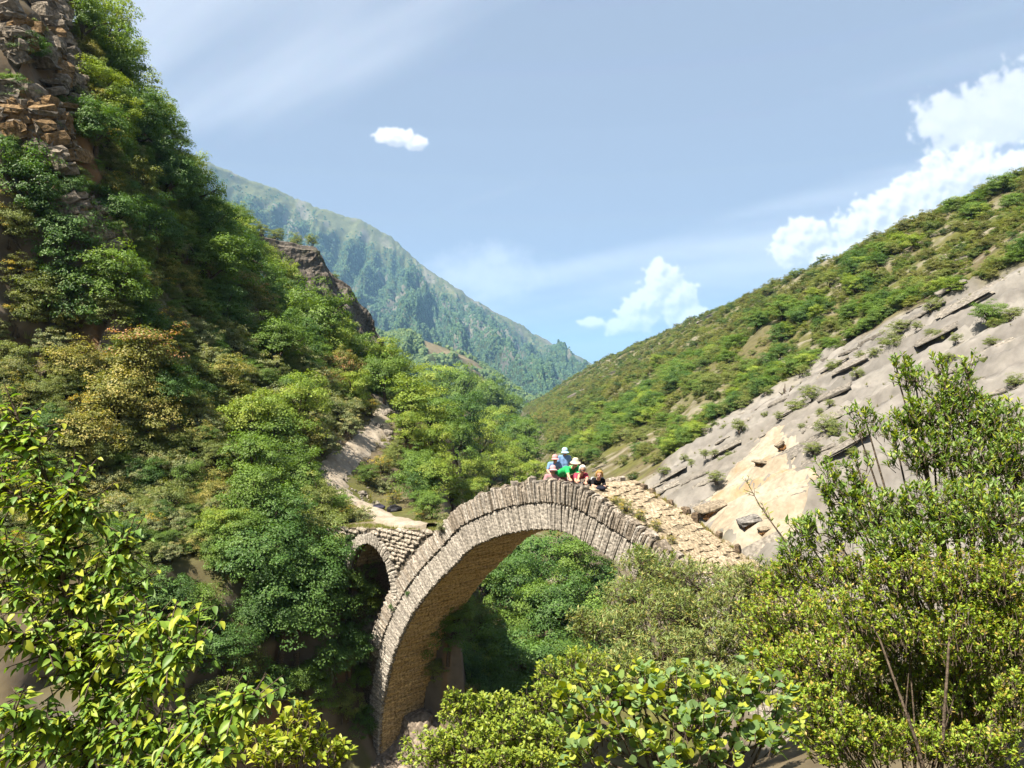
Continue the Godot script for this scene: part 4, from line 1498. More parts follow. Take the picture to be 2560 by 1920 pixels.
func build_cliff_blocks():
	var stone := surf("rock", 1.6, 8.0)
	var pale := block_set(8, Color(0.30, 0.265, 0.225), Color(0.50, 0.43, 0.345), stone, 0.17, 0.06)
	var rust := block_set(5, Color(0.38, 0.235, 0.105), Color(0.50, 0.36, 0.21), stone, 0.17, 0.06)
	var root := base("cliff", ground_at(100, 300), "bare bedded limestone cliff streaked with rust above the bushes", "cliff")
	var zones := [
		[PackedVector2Array([Vector2(80, -20), Vector2(155, -20), Vector2(150, 90), Vector2(185, 180), Vector2(205, 300), Vector2(150, 300), Vector2(100, 150)]), 100],
		[PackedVector2Array([Vector2(0, 200), Vector2(60, 220), Vector2(130, 280), Vector2(190, 400), Vector2(140, 440), Vector2(60, 380), Vector2(0, 330)]), 110],
		[PackedVector2Array([Vector2(130, 470), Vector2(230, 520), Vector2(330, 640), Vector2(240, 610), Vector2(150, 560)]), 46],
		[PackedVector2Array([Vector2(0, 20), Vector2(70, 60), Vector2(50, 160), Vector2(0, 120)]), 30],
		[PackedVector2Array([Vector2(380, 290), Vector2(420, 330), Vector2(470, 410), Vector2(440, 400)]), 16],
	]
	for z in zones:
		var poly: PackedVector2Array = z[0]
		var n := 0
		while n < z[1]:
			var p := Vector2(R(-10, 480), R(-20, 660))
			if not Geometry2D.is_point_in_polygon(p, poly):
				continue
			n += 1
			var g := ground_at(p.x, p.y)
			var s := clampf(-g.z / 50.0, 0.6, 1.5)
			var o := put("rock_block", (rust if R(0, 1) < (0.55 if p.y > 250 and p.y < 380 else 0.15) else pale)[rng.randi() % 5], root)
			o.transform = Transform3D(Basis(Vector3.UP, 0.7 + R(-0.7, 0.7)) * Basis(Vector3(0, 0, 1), 0.30 + R(-0.3, 0.3)) * Basis(Vector3(1, 0, 0), R(-0.35, 0.35)) * Basis.from_scale(Vector3(R(0.6, 1.7), R(0.3, 0.95), R(0.7, 1.2)) * s), g - root.position + Vector3(0.35, R(-0.1, 0.1), 0.25))


func boulder(tone: Color, mat: Material, seg := 8) -> ArrayMesh:
	var mb := MB.new()
	var off := rdir() * 40.0
	for r in seg + 1:
		for k in seg * 2 + 1:
			var ph := PI * r / seg
			var g := TAU * (k % (seg * 2)) / (seg * 2)
			var d := Vector3(sin(ph) * cos(g), cos(ph), sin(ph) * sin(g))
			var q := d * (0.5 + 0.22 * noise.get_noise_3dv(d * 0.9 + off))
			q = Vector3(snappedf(q.x, 0.09), snappedf(q.y, 0.09), snappedf(q.z, 0.09)).lerp(q, 0.55)
			mb.point(q, tone * R(0.92, 1.08))
	mb.grid(0, seg * 2 + 1, seg + 1)
	return mb.mesh(mat)


func build_slab_details():
	var rock := surf("rock", 1.4, 3.0)
	# the fresh cream scar where the slab has slipped
	var shape := PackedVector2Array()
	for e in [[700, 790], [745, 800], [765, 880], [825, 950], [840, 1040], [930, 1090], [920, 1200], [870, 1310], [760, 1400], [690, 1440], [560, 1470], [430, 1490], [300, 1400], [225, 1330], [240, 1290], [330, 1180], [420, 1080], [480, 990], [545, 930], [620, 860], [670, 815]]:
		var g := ground_at(1650 + e[0] / 2.431, 750 + e[1] / 2.431)
		shape.append(Vector2(g.x, g.z))
	var lo := shape[0]
	var hi := shape[0]
	for p in shape:
		lo = lo.min(p)
		hi = hi.max(p)
	var mb := MB.new()
	var at := {}
	var st := 0.16
	lo -= Vector2.ONE
	hi += Vector2.ONE
	var wide := int((hi.x - lo.x) / st) + 1
	var high := int((hi.y - lo.y) / st) + 1
	for r in high + 1:
		for k in wide + 1:
			var c := Vector2(lo.x + k * st, lo.y + r * st)
			var near := 99.0
			for m in shape.size():
				near = minf(near, Geometry2D.get_closest_point_to_segment(c, shape[m], shape[(m + 1) % shape.size()]).distance_to(c))
			if not Geometry2D.is_point_in_polygon(c, shape):
				near = -near
			if near < -1.0:
				continue
			var w := -0.48 * c.x + 0.88 * c.y
			var u := 0.88 * c.x + 0.48 * c.y
			# the bed below stands a hand's breadth out of the surface where it broke
			var y := height(c.x, c.y) + slab_relief(c.x, c.y) * 0.6 + clampf(near + noise.get_noise_2d(c.x * 0.8, c.y * 0.8) * 0.8, -0.8, 0.7) * 0.32 + noise.get_noise_2d(w * 0.35, u * 0.12) * 0.22 + fine.get_noise_2d(w * 0.5, u * 0.3) * 0.04
			var g := noise.get_noise_2d(c.x * 0.35, c.y * 0.35)
			var col := Color(0.43, 0.365, 0.275).lerp(Color(0.53, 0.468, 0.38), clampf(0.5 + g * 1.3, 0, 1))
			col = col.lerp(Color(0.44, 0.28, 0.13), smoothstep(0.2, 0.6, noise.get_noise_2d(w * 0.5 + 30.0, u * 0.3)) * 0.7)
			at[Vector2i(k, r)] = mb.point(Vector3(c.x, y, c.y), col)
	for r in high:
		for k in wide:
			if at.has(Vector2i(k, r)) and at.has(Vector2i(k + 1, r)) and at.has(Vector2i(k, r + 1)) and at.has(Vector2i(k + 1, r + 1)):
				mb.i.append_array([at[Vector2i(k, r)], at[Vector2i(k + 1, r)], at[Vector2i(k, r + 1)], at[Vector2i(k + 1, r)], at[Vector2i(k + 1, r + 1)], at[Vector2i(k, r + 1)]])
	var o := put("rockfall_scar", mb.mesh(surf("earth", 2.1, 1.6), true))
	tag(o, "fresh cream and orange scar where the grey slab has broken away", "rock scar")
	# blocks left hanging on the scar
	for e in [[1782, 1283, 84, 34, 0.30], [1878, 1316, 62, 34, 0.30], [1914, 1160, 66, 16, -0.02], [1912, 1330, 34, 20, 0.2], [1955, 1115, 26, 18, 0.6]]:
		var g := ground_at(e[0], e[1] + 4)
		var t := -g.z
		var b := base("boulder", g, ["angular block with an orange broken underside resting on the cream scar", "grey topped block with a brown underside lower on the cream scar", "thin ledge of cream rock across the upper scar", "small cream block beside the grey topped one", "small broken block at the top of the cream scar"][[1782, 1878, 1914, 1912, 1955].find(e[0])], "boulder")
		var w: float = e[2] * t / FPX * 0.85
		var h: float = e[3] * t / FPX
		var bas := Basis(Vector3.UP, 0.1) * Basis(Vector3(0, 0, 1), e[4])
		var under := put("underside", rough_block(Color(0.40, 0.215, 0.085), 0.15, 0.10).mesh(rock), b)
		under.transform = Transform3D(bas * Basis.from_scale(Vector3(w * 0.9, h * 0.75, w * 0.8)), bas.y * h * 0.15)
		var cap := put("upper_face", rough_block(Color(0.40, 0.38, 0.355) if e[0] == 1878 else Color(0.50, 0.42, 0.31), 0.14, 0.08).mesh(rock), b)
		cap.transform = Transform3D(bas * Basis.from_scale(Vector3(w * 1.05, h * 0.4, w * 0.95)), bas.y * h * 0.62)
	# ledges of harder beds along the hillside
	var pale := block_set(6, Color(0.36, 0.33, 0.29), Color(0.48, 0.44, 0.38), rock, 0.10, 0.05)
	for e in [[2197, 752, 90], [2286, 773, 44], [2185, 845, 80], [2132, 826, 60], [1966, 892, 44], [1931, 908, 50], [1840, 880, 60], [2060, 900, 60], [2120, 880, 50], [1770, 795, 60], [1690, 850, 50], [1600, 900, 50], [1530, 935, 50], [1470, 960, 46], [1440, 985, 50], [1400, 1000, 40], [1480, 1060, 46], [1560, 1010, 40], [2420, 640, 60], [2350, 690, 56], [2480, 610, 50], [1370, 1020, 36], [1420, 1120, 50], [1460, 1150, 50], [1440, 1165, 50], [1500, 1170, 44], [1395, 1085, 36]]:
		var g := ground_at(e[0], e[1])
		var w: float = e[2] * -g.z / FPX
		var k := put("rock_ledge", pale[rng.randi() % 6])
		k.transform = Transform3D(Basis(Vector3.UP, -0.5) * Basis(Vector3(0, 0, 1), 0.42 + R(-0.06, 0.06)) * Basis.from_scale(Vector3(w, w * R(0.10, 0.16), w * 0.4)), g)
		tag(k, "pale bedding ledge breaking through the scrub of the hillside", "rock ledge", "bedding ledges of the hillside")
	var placed := 0
	while placed < 90:
		var x := R(9, 44)
		var z := R(-62, -20)
		if x / -z > 0.71 or slab_share(x, z) < 0.8:
			continue
		placed += 1
		var k := put("rock_plate", pale[rng.randi() % 6])
		var w := R(0.7, 3.2)
		var tilt := atan2(height(x + 0.88, z + 0.48) - height(x, z), 1.0)
		var cross := -atan2(height(x - 0.48, z + 0.88) - height(x, z), 1.0)
		k.transform = Transform3D(Basis(Vector3.UP, -0.5 + R(-0.12, 0.12)) * Basis(Vector3(0, 0, 1), tilt + R(-0.03, 0.03)) * Basis(Vector3(1, 0, 0), cross + R(-0.07, 0.03)) * Basis.from_scale(Vector3(w, R(0.06, 0.15), w * R(0.3, 0.6))), Vector3(x, height(x, z) + slab_relief(x, z) - 0.02, z))
		tag(k, "thin broken bedding plate lying on the bare grey rock slab", "rock plate", "bedding plates of the bare slab")
	# dead wood on the slab
	var g := ground_at(1968, 990)
	var dead := MB.new()
	for k in 6:
		var d := Vector3(R(-0.9, 0.5), R(0.25, 0.9), R(-0.3, 0.3))
		dead.tube([Vector3(0.2, -0.1, 0), d * 0.6 + Vector3(R(-0.1, 0.1), R(-0.1, 0.1), 0), d * R(0.9, 1.3)], [0.09, 0.06, 0.02], 5)
	o = put("dead_stump", dead.mesh(bark, true))
	o.position = g
	tag(o, "bleached dead stump with broken limbs on the grey slab", "stump")
	# stones beside the footpath
	for e in [[966, 1041, 34, "flat grey boulder lying at the top bend of the footpath"], [944, 1070, 24, "dark boulder half under shrubs beside the footpath"], [971, 1088, 26, "flat stone slab stepping up beside the footpath"], [962, 1120, 30, "upright grey boulder beside the yellow shrub by the path"], [905, 1237, 20, "small grey stone between flowering shrubs by the path"], [405, 1156, 14, "small white stone on the dry slope below the bushes"], [975, 1100, 18, "low flat stone edging the footpath"]]:
		var p := ground_at(e[0], e[1])
		var s: float = e[2] * -p.z / FPX
		var b := put("boulder", boulder(Color(0.40, 0.36, 0.31), rock))
		b.transform = Transform3D(Basis(Vector3.UP, R(0, 3)) * Basis.from_scale(Vector3(s * 1.3, s * 0.8, s)), p + Vector3(0, s * 0.15, 0))
		tag(b, e[3], "boulder")
	# loose stones on the path and the dry slope
	var where := []
	var tints := []
	for k in 900:
		var p: Vector3 = path_points[rng.randi() % path_points.size()] + Vector3(R(-1.6, 1.6), 0, R(-1.2, 1.2))
		p.y = height(p.x, p.z) + 0.04
		var s := 0.03 + 0.13 * pow(R(0, 1), 4.0)
		where.append(Transform3D(Basis(rdir(), R(0, 6)).scaled(Vector3.ONE * s), p))
		tints.append(Color.WHITE * R(0.8, 1.3))
	for k in 1400:
		var x := R(-34, -6)
		var z := R(-60, -14)
		var f := from_river(x, z)
		var q := -f.x - lut(left_width, f.y)
		if q < -1.0 or q > 14.0:
			continue
		var s := 0.05 + 0.32 * pow(R(0, 1), 4.0)
		where.append(Transform3D(Basis(rdir(), R(0, 6)).scaled(Vector3.ONE * s), Vector3(x, height(x, z), z)))
		tints.append(Color.WHITE * R(0.8, 1.3))
	tag(copies("gravel", boulder(Color(0.42, 0.38, 0.32), rock, 4), where, tints), "loose pale stones along the footpath and dry slope", "gravel", "", "stuff")


# ---------------------------------------------------------------- plants close to the camera
# a leaf lying along +x from its stalk, folded at the midrib
func blade(col: Color, slim: float, fold: float, droop: float, blunt := 0.5, segs := 4) -> MB:
	var mb := MB.new()
	for k in segs + 1:
		var t := float(k) / segs
		var w := slim * pow(sin(PI * pow(t, blunt + 0.25)), 0.8) if k > 0 and k < segs else 0.004
		var x := t
		var y := -droop * t * t
		mb.point(Vector3(x, y + w * fold, w), col * (0.95 + 0.05 * (k % 2)))
		mb.point(Vector3(x, y, 0), col * 1.08)
		mb.point(Vector3(x, y + w * fold, -w), col * (0.95 + 0.05 * (k % 2)))
	for k in segs:
		var a := k * 3
		for j in 2:
			mb.i.append_array([a + j, a + j + 1, a + j + 3, a + j + 1, a + j + 4, a + j + 3])
	return mb


func aim(p: Vector3, along: Vector3, up: Vector3, s: float) -> Transform3D:
	var x := along.normalized()
	var z := x.cross(up).normalized()
	return Transform3D(Basis(x * s, z.cross(x) * s, z * s), p)


# twigs: [start, direction, length]; each carries leaves in turn on either side, or in a tuft about its end
func leaf_plant(root: Node3D, wood: MB, twigs: Array, blades: Array, size: float, per: int, tuft: bool, droop: float, singles: int, mat: Material):
	var spots := []
	for t in twigs:
		var p: Vector3 = t[0]
		var d: Vector3 = t[1].normalized()
		var l: float = t[2]
		wood.tube([p, p + d * l], [0.0035, 0.0015], 4)
		var side := d.cross(Vector3.UP + rdir() * 0.3).normalized()
		for k in per:
			var f := (k + R(0.2, 0.8)) / per
			if tuft:
				f = 0.45 + 0.6 * f
			var o := rdir()
			var along: Vector3
			if tuft:
				o = (o - d * o.dot(d)).normalized()
				along = (d * R(0.3, 1.0) + o * R(0.5, 1.0) + Vector3(0, -droop, 0)).normalized()
			else:
				along = (d * 0.55 + side * (1.0 if k % 2 == 0 else -1.0) * 0.8 + Vector3(0, -droop, 0) + o * 0.25).normalized()
			var up := (Vector3.UP + rdir() * 0.55).normalized()
			if absf(up.dot(along)) > 0.95:
				up = Vector3(0, 0, 1)
			spots.append([aim(p + d * l * f, along, up, size * R(0.65, 1.2) * (0.75 if k >= per - 2 else 1.0)), rng.randi() % blades.size()])
	var eye := spots.duplicate()
	eye.sort_custom(func(a, b): return a[0].origin.length() / a[0].basis.x.length() < b[0].origin.length() / b[0].basis.x.length())
	var meshes := []
	for b in blades:
		meshes.append(b.mesh(mat, true))
	var mass := MB.new()
	for k in eye.size():
		var e: Array = eye[k]
		var p: Vector3 = e[0].origin
		if k < singles:
			var o := put("leaf", meshes[e[1]], root)
			o.transform = e[0]
			o.position -= root.position
		else:
			var t: Transform3D = e[0]
			t.origin -= root.position
			mass.add(blades[e[1]], t, Color.WHITE * R(0.85, 1.15))
	if mass.v.size():
		put("foliage", mass.mesh(mat, true), root).set_meta("kind", "stuff")
	for k in wood.v.size():
		wood.v[k] -= root.position
	put("branches", wood.mesh(bark, true), root)


func px_line(list: Array) -> Array:
	var out := []
	for e in list:
		out.append(ray(e[0], e[1]) * float(e[2]))
	return out


# twigs filling a set of ellipses, [px, py, half width, half height, distance], growing away from a foot
func fill_twigs(blobs: Array, foot: Vector3, per_1000: float, lo: float, hi: float, wood: MB, limb: float) -> Array:
	var twigs := []
	for b in blobs:
		var t: float = b[4]
		var c := ray(b[0], b[1]) * t
		var deep: float = minf(b[2], b[3]) * t / FPX
		wood.tube([foot, foot.lerp(c, 0.45) + Vector3(R(-0.1, 0.1), R(-0.05, 0.1), R(-0.1, 0.1)), c], [limb, limb * 0.6, limb * 0.3], 6)
		for k in int(b[2] * b[3] * PI / 1000.0 * per_1000):
			var d := rdir() * pow(R(0, 1), 0.33)
			var p := ray(b[0] + d.x * b[2], b[1] - d.y * b[3]) * (t + d.z * deep)
			var dir := (p - foot).normalized() * 0.8 + d * 0.5 + Vector3(0, 0.45, 0) + rdir() * 0.45
			twigs.append([p, dir, R(lo, hi)])
			if k % 5 == 0:
				wood.tube([c, c.lerp(p, 0.5) + Vector3(R(-0.03, 0.03), R(-0.01, 0.05), R(-0.03, 0.03)), p], [limb * 0.25, limb * 0.16, 0.003], 4)
	return twigs


func build_foreground():
	var shiny := leaf_material(0.46, Color(0.95, 0.95, 0.5))
	shiny.metallic_specular = 0.4
	# young elm rising beside the camera
	var wood := MB.new()
	var twigs := []
	var lines := [
		[[235, 1990, 3.0], [205, 1700, 3.0], [165, 1500, 3.05], [150, 1380, 3.1], [140, 1250, 3.15], [80, 1120, 3.2], [40, 1035, 3.2]],
		[[205, 1700, 3.0], [300, 1600, 2.95], [380, 1560, 2.9], [455, 1548, 2.9]], [[212, 1800, 3.0], [330, 1740, 2.9], [430, 1650, 2.8], [490, 1612, 2.8]], [[225, 1850, 3.0], [400, 1830, 2.8], [520, 1795, 2.75], [640, 1752, 2.7]],
		[[170, 1520, 3.05], [230, 1440, 3.1], [290, 1390, 3.1], [318, 1362, 3.1]], [[160, 1450, 3.1], [60, 1400, 3.0], [-30, 1380, 2.9]], [[150, 1400, 3.1], [165, 1290, 3.1], [178, 1205, 3.1]], [[205, 1700, 3.0], [100, 1600, 2.9], [-20, 1560, 2.8]],
		[[220, 1850, 3.0], [100, 1790, 2.8], [-20, 1780, 2.7]], [[145, 1300, 3.1], [60, 1250, 3.1], [-20, 1200, 3.1]], [[232, 1930, 3.0], [420, 1915, 2.8], [545, 1880, 2.7]], [[142, 1270, 3.1], [195, 1260, 3.1], [228, 1295, 3.1]], [[165, 1500, 3.05], [260, 1500, 3.1], [330, 1470, 3.1]],
		[[205, 1700, 3.0], [280, 1690, 3.1], [390, 1690, 3.1]], [[180, 1600, 3.05], [80, 1500, 3.2], [-20, 1460, 3.2]], [[225, 1900, 3.0], [100, 1880, 3.0], [-20, 1890, 3.0]], [[80, 1120, 3.2], [20, 1100, 3.2], [-30, 1080, 3.2]], [[232, 1950, 3.0], [330, 1890, 3.2], [420, 1850, 3.2]], [[190, 1640, 3.0], [250, 1580, 3.2], [310, 1540, 3.3]],
	]
	for l in lines:
		var pts := px_line(l)
		var main: bool = l == lines[0]
		var radii := []
		for k in pts.size():
			radii.append(lerpf(0.017 if main else 0.007, 0.003, float(k) / (pts.size() - 1)))
		wood.tube(pts, radii, 6)
		for k in pts.size() - 1:
			var a: Vector3 = pts[k]
			var b: Vector3 = pts[k + 1]
			var n := int(a.distance_to(b) / (0.0065 if not main else 0.010)) + 1
			if main and k == 0:
				n /= 2
			for j in n:
				var d := (b - a).normalized() * 0.6 + rdir() * 0.9 + Vector3(0, 0.1, 0)
				twigs.append([a.lerp(b, (j + R(0, 1)) / n), d, R(0.06, 0.17)])
		twigs.append([pts[-1], pts[-1] - pts[-2] + Vector3(0, 0.03, 0), 0.14])
	var greens := []
	for c in [Color(0.131, 0.236, 0.036), Color(0.175, 0.277, 0.036), Color(0.240, 0.317, 0.036), Color(0.109, 0.200, 0.043), Color(0.306, 0.347, 0.036)]:
		greens.append(blade(c, 0.25, 0.35, R(0.1, 0.35), 0.45))
	var root := base("elm_tree", ray(235, 1990) * 3.0, "young elm with toothed yellow green leaves reaching up beside the gorge", "tree")
	leaf_plant(root, wood, twigs, greens, 0.054, 5, false, 0.45, 300, shiny)

	# smoke bush with round leaves
	wood = MB.new()
	var blobs := [[1450, 1800, 60, 60, 4.0], [1510, 1760, 70, 60, 3.9], [1590, 1750, 80, 60, 3.9], [1680, 1760, 80, 60, 3.8], [1770, 1750, 80, 60, 3.8], [1870, 1740, 70, 50, 3.8], [1940, 1780, 50, 50, 3.8], [1560, 1850, 90, 60, 3.8], [1680, 1850, 90, 70, 3.7], [1800, 1840, 90, 70, 3.7], [1910, 1850, 60, 70, 3.7], [1480, 1890, 60, 50, 3.7], [1720, 1920, 120, 40, 3.6], [1600, 1710, 20, 20, 3.9], [1560, 1705, 16, 20, 3.9], [1880, 1690, 20, 20, 3.8]]
	twigs = fill_twigs(blobs, ray(1740, 2080) * 3.7, 1.7, 0.05, 0.12, wood, 0.014)
	greens = []
	for c in [Color(0.158, 0.251, 0.094), Color(0.185, 0.271, 0.079), Color(0.306, 0.339, 0.031), Color(0.134, 0.225, 0.089), Color(0.259, 0.307, 0.042)]:
		greens.append(blade(c, 0.43, 0.12, 0.05, 0.75, 6))
	root = base("smoke_bush", ray(1740, 2080) * 3.7, "bush of smooth round blue green and yellow leaves below the camera", "bush")
	leaf_plant(root, wood, twigs, greens, 0.052, 6, true, 0.05, 300, leaf_material(0.5, Color(0.95, 0.95, 0.4)))

	# bright sprig at the bottom edge
	wood = MB.new()
	blobs = [[590, 1890, 40, 40, 4.2], [650, 1880, 50, 40, 4.2], [640, 1850, 30, 24, 4.2], [735, 1820, 40, 40, 4.1], [750, 1870, 60, 50, 4.1], [700, 1910, 70, 30, 4.1], [800, 1890, 50, 40, 4.1], [830, 1915, 40, 24, 4.1], [560, 1915, 40, 24, 4.2], [745, 1805, 24, 20, 4.1]]
	twigs = fill_twigs(blobs, ray(700, 2080) * 4.1, 4.0, 0.04, 0.1, wood, 0.008)
	greens = []
	for c in [Color(0.254, 0.320, 0.031), Color(0.312, 0.347, 0.037), Color(0.195, 0.267, 0.031), Color(0.361, 0.362, 0.063)]:
		greens.append(blade(c, 0.24, 0.3, 0.15, 0.6))
	root = base("maple_sapling", ray(700, 2080) * 4.1, "small sapling with bright lime leaves below the arch foot", "sapling")
	leaf_plant(root, wood, twigs, greens, 0.05, 6, true, 0.05, 300, shiny)

	# lime green bush on the bank below
	wood = MB.new()
	blobs = [[1090, 1890, 80, 50, 8.0], [1170, 1800, 70, 50, 8.2], [1240, 1780, 60, 40, 8.3], [1180, 1880, 110, 60, 7.9], [1290, 1850, 90, 60, 8.0], [1370, 1780, 80, 60, 8.6], [1400, 1700, 70, 50, 9.0], [1460, 1680, 60, 50, 9.0], [1450, 1760, 70, 60, 8.8], [1380, 1880, 80, 60, 8.0], [1300, 1920, 140, 40, 7.6], [1140, 1770, 30, 24, 8.2]]
	twigs = fill_twigs(blobs, ray(1280, 2120) * 8.2, 13.0, 0.06, 0.14, wood, 0.02)
	greens = []
	for c in [Color(0.234, 0.301, 0.037), Color(0.282, 0.327, 0.042), Color(0.156, 0.231, 0.031), Color(0.195, 0.268, 0.037)]:
		greens.append(blade(c, 0.28, 0.3, 0.15, 0.55, 2))
	root = base("hornbeam_bush", ray(1280, 2120) * 8.2, "lime green bush of small pointed leaves below the arch", "bush")
	leaf_plant(root, wood, twigs, greens, 0.058, 6, true, 0.1, 200, shiny)

	# willow-leaved bush hiding the near end of the ramp
	wood = MB.new()
	blobs = [[1640, 1440, 100, 50, 13.5], [1740, 1470, 100, 60, 13.0], [1600, 1510, 100, 60, 13.0], [1720, 1560, 140, 80, 12.4], [1560, 1590, 90, 60, 12.5], [1650, 1650, 130, 60, 12.0], [1850, 1530, 90, 70, 12.0], [1490, 1580, 50, 40, 12.6], [1452, 1562, 30, 26, 12.6], [1800, 1640, 120, 70, 11.5], [1540, 1690, 110, 50, 11.5], [1680, 1720, 120, 50, 11.0], [1900, 1460, 80, 50, 12.0], [1880, 1600, 80, 60, 11.5], [1820, 1720, 110, 50, 10.5], [1840, 1470, 60, 40, 12.5], [1600, 1410, 50, 30, 13.8]]
	twigs = fill_twigs(blobs, ray(1720, 1850) * 12.0, 15.0, 0.08, 0.2, wood, 0.03)
	greens = []
	for c in [Color(0.18, 0.235, 0.075), Color(0.22, 0.265, 0.09), Color(0.14, 0.195, 0.06), Color(0.18, 0.24, 0.075), Color(0.30, 0.27, 0.09), Color(0.21, 0.255, 0.08)]:
		greens.append(blade(c, 0.13, 0.3, 0.12, 0.5, 2))
	root = base("willow_leaved_bush", ray(1720, 1850) * 12.0, "olive bush with narrow willow like leaves beside the ramp of the bridge", "bush")
	leaf_plant(root, wood, twigs, greens, 0.095, 7, true, 0.15, 200, leaf_material(0.45))

	# evergreen with upright sprays
	wood = MB.new()
	blobs = [[2290, 965, 40, 40, 6.2], [2380, 985, 50, 50, 6.2], [2420, 1060, 90, 70, 6.2], [2330, 1060, 80, 60, 6.1], [2235, 1085, 60, 36, 6.1], [2165, 1055, 26, 24, 6.1], [2150, 1090, 30, 22, 6.1], [2500, 1090, 80, 70, 6.2], [2310, 1150, 90, 60, 6.0], [2440, 1170, 110, 80, 6.0], [2540, 1190, 60, 110, 6.0], [2130, 1265, 60, 50, 5.9], [2075, 1215, 24, 50, 5.9], [2150, 1190, 20, 40, 5.9], [2195, 1310, 90, 60, 5.8], [2350, 1300, 120, 80, 5.8], [2480, 1320, 110, 110, 5.6], [2090, 1350, 70, 50, 5.9], [2010, 1340, 40, 36, 6.0], [2270, 1385, 110, 60, 5.6], [2260, 930, 16, 20, 6.2], [2245, 945, 16, 30, 6.2], [2420, 935, 14, 30, 6.2], [2350, 930, 14, 26, 6.2], [1990, 1400, 40, 40, 6.0]]
	twigs = fill_twigs(blobs, ray(2440, 1900) * 5.8, 8.0, 0.06, 0.16, wood, 0.02)
	greens = []
	for c in [Color(0.125, 0.215, 0.042), Color(0.165, 0.255, 0.055), Color(0.275, 0.32, 0.036), Color(0.20, 0.28, 0.07), Color(0.11, 0.19, 0.042)]:
		greens.append(blade(c, 0.17, 0.3, 0.1, 0.6, 3))
	root = base("evergreen_shrub", ray(2440, 1900) * 5.8, "tall dark evergreen shrub with pointed leaves standing before the bare rock", "shrub")
	leaf_plant(root, wood, twigs, greens, 0.055, 7, true, -0.1, 300, shiny)

	# dense small-leaved bush at its foot
	wood = MB.new()
	blobs = [[2010, 1460, 90, 60, 6.0], [2130, 1450, 90, 60, 5.8], [2260, 1470, 110, 70, 5.5], [2400, 1470, 110, 80, 5.3], [2520, 1480, 70, 90, 5.2], [1990, 1560, 100, 80, 5.8], [2130, 1570, 110, 80, 5.5], [2280, 1590, 100, 70, 5.4], [2420, 1620, 110, 90, 5.2], [2540, 1640, 60, 100, 5.1], [1990, 1680, 80, 70, 5.5], [2080, 1690, 110, 90, 5.3], [2200, 1730, 90, 70, 5.6], [2040, 1800, 90, 70, 5.0], [2130, 1870, 120, 70, 4.9], [2420, 1770, 90, 70, 5.3], [2530, 1790, 60, 90, 5.0], [2280, 1880, 90, 50, 5.2], [2440, 1890, 110, 50, 4.9], [1950, 1470, 60, 40, 6.2], [1900, 1560, 50, 50, 6.2], [2300, 1760, 80, 90, 5.7], [2240, 1650, 90, 70, 5.7], [2340, 1840, 80, 70, 5.6], [2200, 1820, 80, 70, 5.6], [2380, 1700, 80, 80, 5.6], [2500, 1560, 80, 70, 5.5], [1930, 1640, 60, 60, 5.8]]
	twigs = fill_twigs(blobs, ray(2290, 2150) * 5.2, 12.0, 0.05, 0.12, wood, 0.011)
	for l in [[[2330, 2000, 5.0], [2290, 1850, 5.0], [2250, 1740, 5.1], [2200, 1600, 5.3], [2150, 1500, 5.6]], [[2350, 2000, 4.9], [2360, 1800, 4.9], [2370, 1650, 5.0], [2380, 1500, 5.2]]]:
		wood.tube(px_line(l), [0.013, 0.011, 0.009, 0.007, 0.004].slice(0, l.size()), 7)
	greens = []
	for c in [Color(0.19, 0.29, 0.032), Color(0.24, 0.33, 0.036), Color(0.30, 0.355, 0.036), Color(0.15, 0.235, 0.033), Color(0.19, 0.28, 0.034), Color(0.25, 0.33, 0.035), Color(0.36, 0.28, 0.07)]:
		greens.append(blade(c, 0.27, 0.25, 0.08, 0.55, 2))
	root = base("phillyrea_bush", ray(2290, 2150) * 5.2, "dense bush of tiny bright green leaves with brown stems showing", "bush")
	leaf_plant(root, wood, twigs, greens, 0.034, 9, true, 0.0, 300, shiny)

	# a bare leaning shoot before the scar
	wood = MB.new()
	var shoot := px_line([[2030, 1450, 6.4], [1960, 1350, 6.5], [1900, 1265, 6.6], [1862, 1195, 6.7]])
	wood.tube(shoot, [0.011, 0.008, 0.005, 0.002], 6)
	twigs = []
	for k in 3:
		for j in 6:
			twigs.append([shoot[k].lerp(shoot[k + 1], R(0, 1)), (shoot[k + 1] - shoot[k]).normalized() + rdir() * 0.8, R(0.04, 0.14)])
	greens = []
	for c in [Color(0.163, 0.220, 0.044), Color(0.225, 0.256, 0.055)]:
		greens.append(blade(c, 0.12, 0.3, 0.1, 0.5, 3))
	root = base("sapling", ray(2030, 1450) * 6.4, "thin leaning shoot with sparse narrow leaves before the cream scar", "sapling")
	leaf_plant(root, wood, twigs, greens, 0.06, 5, false, 0.1, 120, shiny)


